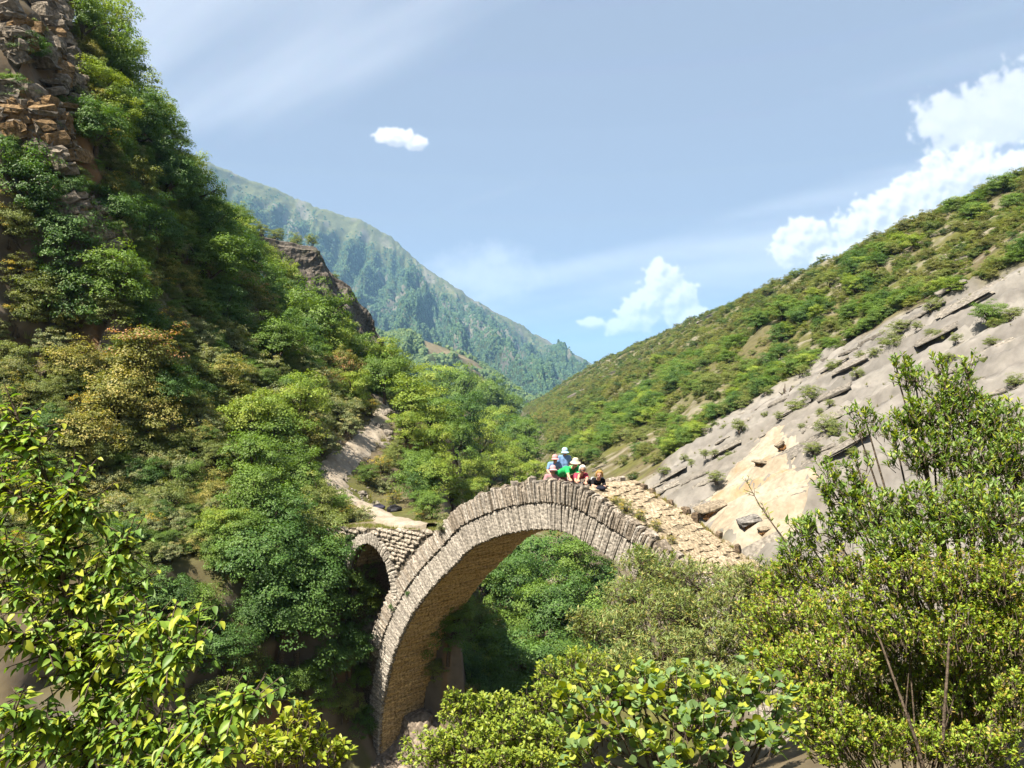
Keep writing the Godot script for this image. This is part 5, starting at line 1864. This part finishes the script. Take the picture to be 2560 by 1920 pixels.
# ---------------------------------------------------------------- people
# bones: [from, to, radius, radius, region]. One smooth skin is drawn round all of them (surface nets) and cut into meshes by region.
func blob(bones: Array, h: float, k: float) -> Dictionary:
	var lo := Vector3.ONE * 1e9
	var hi := -lo
	for b in bones:
		var r := maxf(b[2], b[3]) + 2.5 * h
		for p in [b[0], b[1]]:
			lo = lo.min(p - Vector3.ONE * r)
			hi = hi.max(p + Vector3.ONE * r)
	var nx := int((hi.x - lo.x) / h) + 2
	var ny := int((hi.y - lo.y) / h) + 2
	var nzz := int((hi.z - lo.z) / h) + 2
	var f := PackedFloat32Array()
	f.resize(nx * ny * nzz)
	f.fill(9.0)
	var near := f.duplicate()
	var own := PackedByteArray()
	own.resize(f.size())
	for b in bones:
		var a: Vector3 = b[0]
		var ab: Vector3 = b[1] - a
		var l2 := maxf(ab.length_squared(), 1e-9)
		var ra: float = b[2]
		var rb: float = b[3]
		var reach := maxf(ra, rb) + 2.2 * h + k
		var mn := ((a.min(b[1]) - Vector3.ONE * reach - lo) / h).max(Vector3.ZERO)
		var mx := (a.max(b[1]) + Vector3.ONE * reach - lo) / h
		for z in range(int(mn.z), mini(int(mx.z) + 1, nzz)):
			for y in range(int(mn.y), mini(int(mx.y) + 1, ny)):
				var row := (z * ny + y) * nx
				for x in range(int(mn.x), mini(int(mx.x) + 1, nx)):
					var p := lo + Vector3(x, y, z) * h - a
					var t := clampf(p.dot(ab) / l2, 0, 1)
					var d := (p - ab * t).length() - lerpf(ra, rb, t)
					var q := row + x
					var old := f[q]
					var e := maxf(k - absf(old - d), 0.0)
					f[q] = minf(old, d) - e * e * 0.25 / k
					if d < near[q]:
						near[q] = d
						own[q] = b[4]
	var id := PackedInt32Array()
	id.resize(f.size())
	id.fill(-1)
	var pts := PackedVector3Array()
	var st := [0, 1, nx, nx + 1, nx * ny, nx * ny + 1, nx * ny + nx, nx * ny + nx + 1]
	var offs := [Vector3(0, 0, 0), Vector3(1, 0, 0), Vector3(0, 1, 0), Vector3(1, 1, 0), Vector3(0, 0, 1), Vector3(1, 0, 1), Vector3(0, 1, 1), Vector3(1, 1, 1)]
	var edges := [[0, 1], [2, 3], [4, 5], [6, 7], [0, 2], [1, 3], [4, 6], [5, 7], [0, 4], [1, 5], [2, 6], [3, 7]]
	for z in nzz - 1:
		for y in ny - 1:
			for x in nx - 1:
				var q := (z * ny + y) * nx + x
				if f[q] > 3.0 * h:
					continue
				var n := 0
				var sum := Vector3.ZERO
				for e in edges:
					var u := f[q + st[e[0]]]
					var w := f[q + st[e[1]]]
					if (u < 0.0) != (w < 0.0):
						sum += offs[e[0]].lerp(offs[e[1]], u / (u - w))
						n += 1
				if n:
					id[q] = pts.size()
					pts.append(lo + (Vector3(x, y, z) + sum / n) * h)
	var out := {}
	var maps := {}
	var step := [1, nx, nx * ny]
	for z in range(1, nzz - 1):
		for y in range(1, ny - 1):
			for x in range(1, nx - 1):
				var q := (z * ny + y) * nx + x
				var u := f[q]
				if u > 3.0 * h:
					continue
				for ax in 3:
					var w := f[q + step[ax]]
					if (u < 0.0) == (w < 0.0):
						continue
					var s1: int = step[(ax + 1) % 3]
					var s2: int = step[(ax + 2) % 3]
					var c := [id[q], id[q - s1], id[q - s1 - s2], id[q - s2]]
					if c.min() < 0:
						continue
					var reg := own[q] if u < 0.0 else own[q + step[ax]]
					if not out.has(reg):
						out[reg] = MB.new()
						maps[reg] = {}
					var mb: MB = out[reg]
					var g := []
					for v in c:
						if not maps[reg].has(v):
							maps[reg][v] = mb.point(pts[v])
						g.append(maps[reg][v])
					if u < 0.0:
						mb.i.append_array([g[0], g[2], g[1], g[0], g[3], g[2]])
					else:
						mb.i.append_array([g[0], g[1], g[2], g[0], g[2], g[3]])
	return out


func lathe(profile: Array, seg := 14, squash := Vector3.ONE) -> MB:
	var mb := MB.new()
	for e in profile:
		for k in seg + 1:
			var g := TAU * k / seg
			mb.point(Vector3(cos(g) * e[0], e[1], sin(g) * e[0]) * squash)
	mb.grid(0, seg + 1, profile.size())
	return mb


var head_parts := {}
var hand_parts := {}


func make_head_and_hand():
	var b := [
		[Vector3(0, 0.03, -0.02), Vector3(0, 0.035, 0.012), 0.088, 0.084, 0], [Vector3(0, -0.03, 0.025), Vector3(0, -0.085, 0.05), 0.066, 0.032, 0], [Vector3(-0.03, -0.055, 0.035), Vector3(0.03, -0.055, 0.035), 0.035, 0.035, 0],
		[Vector3(0, 0.0, 0.094), Vector3(0, -0.03, 0.108), 0.011, 0.016, 0], [Vector3(-0.09, 0.0, -0.005), Vector3(-0.088, -0.03, 0.0), 0.016, 0.012, 0], [Vector3(0.09, 0.0, -0.005), Vector3(0.088, -0.03, 0.0), 0.016, 0.012, 0],
		[Vector3(-0.022, -0.061, 0.079), Vector3(0.022, -0.061, 0.079), 0.009, 0.009, 1], [Vector3(-0.034, 0.008, 0.083), Vector3(-0.030, 0.008, 0.085), 0.011, 0.011, 2], [Vector3(0.034, 0.008, 0.083), Vector3(0.030, 0.008, 0.085), 0.011, 0.011, 2],
	]
	head_parts = blob(b, 0.0095, 0.018)
	var h := [[Vector3(-0.01, 0, 0), Vector3(0.03, 0, 0), 0.026, 0.026, 0], [Vector3(0.03, 0, -0.022), Vector3(0.078, 0, -0.026), 0.018, 0.014, 0], [Vector3(0.03, 0, 0.018), Vector3(0.08, 0, 0.024), 0.018, 0.014, 0], [Vector3(0.03, 0, 0), Vector3(0.08, 0, 0), 0.017, 0.015, 0]]
	var tips := [[-0.034, 0.055], [-0.011, 0.066], [0.012, 0.072], [0.034, 0.064]]
	for t in tips:
		var root := Vector3(0.078, 0.0, t[0] * 0.85)
		var mid := root + Vector3(t[1] * 0.55, -0.004, t[0] * 0.12)
		h.append([root, mid, 0.0098, 0.009, 0])
		h.append([mid, mid + Vector3(t[1] * 0.5, -0.016, t[0] * 0.05), 0.009, 0.0078, 0])
	h.append([Vector3(0.018, -0.004, 0.028), Vector3(0.048, -0.008, 0.058), 0.013, 0.0105, 0])
	h.append([Vector3(0.048, -0.008, 0.058), Vector3(0.078, -0.014, 0.066), 0.0105, 0.009, 0])
	hand_parts = blob(h, 0.0058, 0.008)


# what: joints in metres from the person's own base; x to the picture's right, z towards the valley side
func person(at: Vector3, label: String, j: Dictionary, look: Dictionary) -> Node3D:
	var o := base("person", at, label, "person")
	var k: float = j.get("thick", 1.0)
	var sh: Vector3 = (j.sr - j.sl).normalized()
	var bones := []
	for s in [-1.0, 1.0]:
		bones.append([j.pelvis + sh * s * 0.075 * k, j.waist + sh * s * 0.06 * k, 0.105 * k, 0.095 * k, 1])
		bones.append([j.waist + sh * s * 0.06 * k, j.chest + sh * s * 0.075 * k, 0.095 * k, 0.11 * k, 1])
	bones.append([j.pelvis - sh * 0.08 * k, j.pelvis + sh * 0.08 * k, 0.115 * k, 0.115 * k, 2])
	bones.append([j.sl.lerp(j.sr, 0.1), j.sl.lerp(j.sr, 0.9), 0.068, 0.068, 1])
	bones.append([j.sl.lerp(j.sr, 0.5), j.head - Vector3(0, 0.07, 0) * j.get("up", 1.0), 0.056, 0.047, 0])
	for a in [[j.sl, j.el, j.wl], [j.sr, j.er, j.wr]]:
		bones.append([a[0], a[0].lerp(a[1], 0.62), 0.066 * k, 0.058 * k, 1])
		bones.append([a[0].lerp(a[1], 0.62), a[1], 0.044, 0.038, 0])
		bones.append([a[1], a[1].lerp(a[2], 0.3), 0.038, 0.040, 0])
		bones.append([a[1].lerp(a[2], 0.3), a[2], 0.040, 0.026, 0])
	var bare: int = 0 if look.get("shorts", false) else 2
	for l in [[j.pelvis - sh * 0.085, j.kl, j.al, j.fl], [j.pelvis + sh * 0.085, j.kr, j.ar, j.fr]]:
		bones.append([l[0], l[1], 0.086 * k, 0.058 * k, 2])
		bones.append([l[1], l[1].lerp(l[2], 0.35), 0.058, 0.056, bare])
		bones.append([l[1].lerp(l[2], 0.35), l[2], 0.056, 0.036, bare])
		bones.append([l[2], l[3], 0.042, 0.034, 3])
	var parts := blob(bones, 0.022, 0.03)
	var skin := plain(look.get("skin", Color(0.60, 0.36, 0.26)), 0.55, 0.4)
	skin.subsurf_scatter_enabled = true
	skin.subsurf_scatter_strength = 0.15
	var body: MB = parts.get(0, MB.new())
	var face: Vector3 = j.face.normalized()
	var up: Vector3 = j.get("crown", Vector3.UP)
	var bx := up.cross(face).normalized()
	var ht := Transform3D(Basis(bx, face.cross(bx), face), j.head)
	body.add(head_parts[0], ht)
	for e in [[j.wl, j.hl], [j.wr, j.hr]]:
		body.add(hand_parts[0], aim(e[0], e[1], j.get("palm", Vector3.UP), 1.0))
	put("body", body.mesh(skin, true), o)
	var cloth := surf("cloth", 0.12, 0.4, 0.85, look.shirt)
	cloth.uv1_world_triplanar = false
	put("shirt", parts[1].mesh(cloth, true), o)
	put("shorts" if look.get("shorts", false) else "trousers", parts[2].mesh(plain(look.trousers, 0.9), true), o)
	put("shoes", parts[3].mesh(plain(Color(0.10, 0.09, 0.085), 0.8), true), o)
	var hm := Node3D.new()
	put("lips", head_parts[1].mesh(plain(Color(0.42, 0.15, 0.13), 0.5), true), o).transform = ht
	if not look.get("shades", false):
		put("eyes", head_parts[2].mesh(plain(Color(0.06, 0.045, 0.035), 0.2), true), o).transform = ht
	else:
		var g := MB.new()
		g.tube([Vector3(-0.092, 0.012, 0.0), Vector3(-0.078, 0.012, 0.072), Vector3(-0.036, 0.008, 0.102), Vector3(-0.008, 0.014, 0.106), Vector3(0.008, 0.014, 0.106), Vector3(0.036, 0.008, 0.102), Vector3(0.078, 0.012, 0.072), Vector3(0.092, 0.012, 0.0)], [0.005, 0.010, 0.022, 0.008, 0.008, 0.022, 0.010, 0.005], 8)
		put("sunglasses", g.mesh(plain(Color(0.02, 0.012, 0.012), 0.12, 0.5), true), o).transform = ht
	# hair: a cap of locks over the skull, down to the nape where it is long
	var hair := [[Vector3(0, 0.05, -0.03), Vector3(0, 0.045, -0.005), 0.098, 0.093, 0], [Vector3(-0.04, 0.0, -0.06), Vector3(0.04, 0.0, -0.06), 0.062, 0.062, 0]]
	if look.get("long", false):
		hair.append([Vector3(0, -0.03, -0.085), Vector3(0, -0.17, -0.10), 0.055, 0.03, 0])
	if look.get("full", false):
		for s in [-1.0, 1.0]:
			hair.append([Vector3(s * 0.07, 0.06, 0.02), Vector3(s * 0.092, -0.03, 0.0), 0.045, 0.036, 0])
		hair.append([Vector3(-0.04, 0.105, 0.045), Vector3(0.045, 0.1, 0.05), 0.036, 0.034, 0])
	put("hair", blob(hair, 0.012, 0.02)[0].mesh(plain(look.hair, 0.6), true), o).transform = ht
	if look.has("cap"):
		var cap := lathe([[0.0, 0.118], [0.04, 0.112], [0.075, 0.092], [0.098, 0.055], [0.105, 0.02], [0.103, 0.005]], 16, Vector3(1, 1, 1.08))
		for v in cap.v.size():
			cap.v[v] += Vector3(0, 0.03, -0.012)
		var brim := MB.new()
		for r in 4:
			for q in 11:
				var g := lerpf(-1.25, 1.25, q / 10.0)
				var w := 0.100 + 0.028 * r * pow(cos(g), 0.6)
				brim.point(Vector3(sin(g) * w * 0.98, 0.045 - 0.012 * r - 0.02 * sin(g) * sin(g), cos(g) * w * 1.08 - 0.012))
		brim.grid(0, 11, 4)
		var fabric := plain(look.cap, 0.9)
		var hat := put("cap", cap.mesh(fabric, true), o)
		hat.transform = ht
		put("brim", brim.mesh(fabric, true), hat)
	elif look.has("bucket"):
		var hat := lathe([[0.0, 0.125], [0.06, 0.122], [0.086, 0.105], [0.1, 0.05], [0.112, 0.022], [0.15, -0.012], [0.172, -0.034], [0.168, -0.04], [0.11, 0.012]], 18, Vector3(1, 1, 1.06))
		for v in hat.v.size():
			hat.v[v] += Vector3(0, 0.04, -0.01)
		put("sun_hat", hat.mesh(plain(look.bucket, 0.9), true), o).transform = ht
	hm.free()
	return o


func build_people():
	make_head_and_hand()
	var blue := Color(0.24, 0.42, 0.74)
	# standing with arms at the sides
	person(Vector3(1.80, -3.72, -25.86), "person standing upright in a light blue T-shirt, pale trousers and sky blue cap", {
		"pelvis": Vector3(0, 0.84, 0), "waist": Vector3(0, 1.0, 0.01), "chest": Vector3(0, 1.14, 0), "sl": Vector3(-0.165, 1.22, 0), "sr": Vector3(0.165, 1.22, 0), "head": Vector3(0.01, 1.405, 0.03),
		"el": Vector3(-0.215, 0.97, -0.01), "er": Vector3(0.215, 0.97, -0.01), "wl": Vector3(-0.20, 0.76, 0.06), "wr": Vector3(0.20, 0.76, 0.06), "hl": Vector3(0, -1, 0.15), "hr": Vector3(0, -1, 0.15), "palm": Vector3(0, 0.1, 1),
		"kl": Vector3(-0.09, 0.45, 0.03), "kr": Vector3(0.09, 0.45, 0.03), "al": Vector3(-0.09, 0.06, 0), "ar": Vector3(0.09, 0.06, 0), "fl": Vector3(-0.1, 0.04, 0.14), "fr": Vector3(0.1, 0.04, 0.14), "face": Vector3(0.1, -0.25, 1), "thick": 0.88,
	}, {"shirt": blue, "trousers": Color(0.66, 0.60, 0.60), "hair": Color(0.12, 0.07, 0.04), "cap": Color(0.42, 0.66, 0.88), "shades": true, "long": true})
	# leaning forward over the one who sits
	person(Vector3(1.445, -3.71, -25.44), "person in a light blue T-shirt and pink cap leaning over the seated one", {
		"pelvis": Vector3(-0.02, 0.72, -0.12), "waist": Vector3(-0.02, 0.86, -0.06), "chest": Vector3(-0.01, 0.97, 0.02), "sl": Vector3(-0.18, 1.02, 0.05), "sr": Vector3(0.15, 1.03, 0.05), "head": Vector3(0.0, 1.205, 0.13),
		"el": Vector3(-0.25, 0.80, 0.14), "er": Vector3(0.24, 0.80, 0.12), "wl": Vector3(-0.16, 0.70, 0.33), "wr": Vector3(0.16, 0.66, 0.33), "hl": Vector3(0.2, -0.3, 0.8), "hr": Vector3(-0.2, -0.3, 0.8),
		"kl": Vector3(-0.1, 0.38, 0.08), "kr": Vector3(0.09, 0.38, 0.06), "al": Vector3(-0.1, 0.06, -0.1), "ar": Vector3(0.09, 0.06, -0.1), "fl": Vector3(-0.11, 0.04, 0.05), "fr": Vector3(0.1, 0.04, 0.05), "face": Vector3(0.05, -0.1, 1),
	}, {"shirt": blue, "trousers": Color(0.45, 0.2, 0.22), "hair": Color(0.14, 0.08, 0.045), "cap": Color(0.62, 0.33, 0.34), "shades": true})
	# sitting behind the parapet
	person(Vector3(1.31, -3.54, -24.5), "person sitting behind the parapet in a dusty pink T-shirt and pink cap", {
		"pelvis": Vector3(0, 0.14, -0.08), "waist": Vector3(0, 0.30, -0.06), "chest": Vector3(0, 0.46, -0.03), "sl": Vector3(-0.19, 0.545, -0.02), "sr": Vector3(0.19, 0.545, -0.02), "head": Vector3(0.02, 0.765, 0.03),
		"el": Vector3(-0.27, 0.34, 0.08), "er": Vector3(0.27, 0.34, 0.08), "wl": Vector3(-0.16, 0.27, 0.27), "wr": Vector3(0.16, 0.27, 0.27), "hl": Vector3(0.5, 0.0, 0.8), "hr": Vector3(-0.5, 0.0, 0.8),
		"kl": Vector3(-0.24, 0.30, 0.22), "kr": Vector3(0.24, 0.30, 0.22), "al": Vector3(-0.06, 0.08, 0.34), "ar": Vector3(0.06, 0.08, 0.40), "fl": Vector3(0.05, 0.06, 0.42), "fr": Vector3(-0.05, 0.06, 0.48), "face": Vector3(0.12, -0.05, 1),
	}, {"shirt": Color(0.56, 0.30, 0.33), "trousers": Color(0.16, 0.16, 0.22), "hair": Color(0.16, 0.09, 0.05), "cap": Color(0.66, 0.36, 0.40), "shades": true})
	# kneeling with both hands on the parapet
	var g := Vector3(1.62, -3.46, -24.55)
	person(g, "person in bright green T-shirt and cream sun hat kneeling with hands on the parapet", {
		"pelvis": Vector3(-0.03, 0.50, -0.12), "waist": Vector3(0.08, 0.62, 0.18), "chest": Vector3(0.2, 0.72, 0.5), "sl": Vector3(0.12, 0.78, 0.72), "sr": Vector3(0.45, 0.80, 0.66), "head": Vector3(0.37, 0.985, 0.95),
		"el": Vector3(0.13, 0.62, 1.16), "er": Vector3(0.46, 0.60, 1.18), "wl": Vector3(0.16, 0.555, 1.42), "wr": Vector3(0.40, 0.545, 1.52), "hl": Vector3(0.15, -0.25, 1), "hr": Vector3(0.0, -0.25, 1),
		"kl": Vector3(-0.05, 0.07, 0.12), "kr": Vector3(0.17, 0.07, 0.1), "al": Vector3(-0.12, 0.06, -0.30), "ar": Vector3(0.12, 0.06, -0.32), "fl": Vector3(-0.13, 0.05, -0.43), "fr": Vector3(0.13, 0.05, -0.45), "face": Vector3(0.25, -0.15, 1), "thick": 1.22,
	}, {"shirt": Color(0.035, 0.56, 0.16), "trousers": Color(0.42, 0.16, 0.16), "hair": Color(0.14, 0.08, 0.045), "bucket": Color(0.66, 0.60, 0.46), "shades": true, "skin": Color(0.62, 0.37, 0.25)})
	# crouching beside, weight on one arm
	person(Vector3(2.02, -3.34, -24.15), "person with white hair and dark sunglasses crouching in a crimson top beside the green shirt", {
		"pelvis": Vector3(0.0, 0.30, -0.1), "waist": Vector3(0.06, 0.40, 0.16), "chest": Vector3(0.12, 0.46, 0.45), "sl": Vector3(-0.03, 0.50, 0.66), "sr": Vector3(0.29, 0.51, 0.68), "head": Vector3(0.16, 0.70, 0.90),
		"el": Vector3(-0.06, 0.36, 0.88), "er": Vector3(0.29, 0.42, 1.04), "wl": Vector3(-0.02, 0.32, 1.10), "wr": Vector3(0.21, 0.37, 1.32), "hl": Vector3(0.1, -0.2, 1), "hr": Vector3(0.0, -0.2, 1),
		"kl": Vector3(-0.12, 0.08, 0.28), "kr": Vector3(0.14, 0.08, 0.26), "al": Vector3(-0.14, 0.06, -0.16), "ar": Vector3(0.14, 0.06, -0.18), "fl": Vector3(-0.15, 0.05, -0.28), "fr": Vector3(0.15, 0.05, -0.30), "face": Vector3(-0.05, -0.2, 1),
	}, {"shirt": Color(0.56, 0.07, 0.13), "trousers": Color(0.55, 0.45, 0.45), "hair": Color(0.78, 0.74, 0.68), "shades": true, "full": true, "skin": Color(0.62, 0.34, 0.25)})
	# lying on the front, propped on the elbows
	var b := Vector3(2.60, -3.20, -23.35)
	var p := person(b, "person with short blond hair in a black T-shirt lying propped on elbows", {
		"pelvis": Vector3(-0.12, 0.06, -0.72), "waist": Vector3(-0.06, 0.10, -0.42), "chest": Vector3(0.02, 0.17, -0.08), "sl": Vector3(-0.12, 0.25, 0.16), "sr": Vector3(0.20, 0.24, 0.20), "head": Vector3(0.07, 0.43, 0.33),
		"el": Vector3(-0.13, 0.07, 0.32), "er": Vector3(0.23, 0.05, 0.36), "wl": Vector3(0.02, 0.08, 0.48), "wr": Vector3(0.07, 0.05, 0.54), "hl": Vector3(1, 0, 0.2), "hr": Vector3(-1, 0, 0.2),
		"kl": Vector3(-0.30, -0.04, -1.1), "kr": Vector3(-0.10, -0.06, -1.12), "al": Vector3(-0.45, -0.14, -1.42), "ar": Vector3(-0.26, -0.16, -1.46), "fl": Vector3(-0.52, -0.19, -1.5), "fr": Vector3(-0.30, -0.2, -1.56), "face": Vector3(-0.15, -0.1, 1), "thick": 0.95,
	}, {"shirt": Color(0.016, 0.016, 0.02), "trousers": Color(0.17, 0.165, 0.18), "hair": Color(0.46, 0.27, 0.09), "full": true, "skin": Color(0.64, 0.36, 0.27)})
	var stripe := MB.new()
	for s in [-1.0, 1.0]:
		var a := Vector3(0.03 + s * 0.17, 0.315, 0.17)
		stripe.tube([a + Vector3(-s * 0.07, 0.012, -0.04), a, a + Vector3(s * 0.035, -0.055, 0.03)], [0.018, 0.028, 0.02], 6)
	put("shoulder_stripe", stripe.mesh(plain(Color(0.5, 0.5, 0.54), 0.85), true), p)
	# a dark pouch by the elbow
	var pouch := blob([[Vector3(-0.08, 0.07, 0), Vector3(0.08, 0.07, 0), 0.07, 0.075, 0], [Vector3(0.0, 0.1, -0.05), Vector3(0.05, 0.09, -0.06), 0.06, 0.05, 0]], 0.016, 0.03)
	var q := base("pouch", bridge_world(0.98, deck(0.98) - 0.02, 0.75), "small dark navy pouch lying by the elbow of the blond person", "pouch")
	put("bag", pouch[0].mesh(plain(Color(0.02, 0.022, 0.04), 0.8), true), q)
	var loop := MB.new()
	loop.tube([Vector3(-0.1, 0.1, 0.04), Vector3(-0.03, 0.165, 0.03), Vector3(0.06, 0.16, 0.03), Vector3(0.12, 0.08, 0.04)], [0.009, 0.009, 0.009, 0.009], 6)
	put("strap", loop.mesh(plain(Color(0.015, 0.015, 0.02), 0.8), true), q)


func build_bags():
	var looks := [[Vector2(985, 1284), Color(0.022, 0.022, 0.026), "bulging black rucksack standing on the footpath", 1.0, 0.3], [Vector2(946, 1276), Color(0.05, 0.048, 0.085), "dark violet blue rucksack lying flat on the footpath", 0.95, -0.4]]
	for e in looks:
		var at := ground_at(e[0].x, e[0].y)
		var o := base("rucksack", at + Vector3(0, 0.03, 0), e[2], "rucksack")
		o.basis = Basis(Vector3.UP, e[4]) * Basis.from_scale(Vector3(1, 0.8 if e[4] < 0 else 1.0, 1) * e[3])
		var cloth := surf("cloth", 0.1, 0.5, 0.7, e[1])
		var shape := blob([[Vector3(-0.2, 0.17, 0), Vector3(0.16, 0.17, 0), 0.16, 0.17, 0], [Vector3(-0.12, 0.22, -0.06), Vector3(0.14, 0.22, -0.06), 0.13, 0.14, 0], [Vector3(0.27, 0.17, 0), Vector3(0.29, 0.20, -0.02), 0.13, 0.11, 1], [Vector3(-0.1, 0.13, 0.15), Vector3(0.06, 0.13, 0.16), 0.085, 0.09, 2]], 0.022, 0.035)
		put("body", shape[0].mesh(cloth, true), o)
		put("lid", shape[1].mesh(cloth, true), o)
		put("front_pocket", shape[2].mesh(plain(e[1] * 1.5, 0.7), true), o)
		for s in [-0.07, 0.07]:
			var st := MB.new()
			st.tube([Vector3(0.2, 0.32 + s * 0.2, s), Vector3(0.05, 0.385, s * 1.3), Vector3(-0.16, 0.34, s * 1.5), Vector3(-0.3, 0.2, s * 1.5)], [0.018, 0.022, 0.022, 0.014], 6)
			put("strap", st.mesh(plain(Color(0.03, 0.03, 0.035), 0.8), true), o)
		var lace := MB.new()
		lace.tube([Vector3(-0.3, 0.08, 0.1), Vector3(-0.42, 0.02, 0.18), Vector3(-0.5, 0.01, 0.3)], [0.012, 0.012, 0.01], 6)
		put("strap", lace.mesh(plain(Color(0.03, 0.03, 0.035), 0.8), true), o)
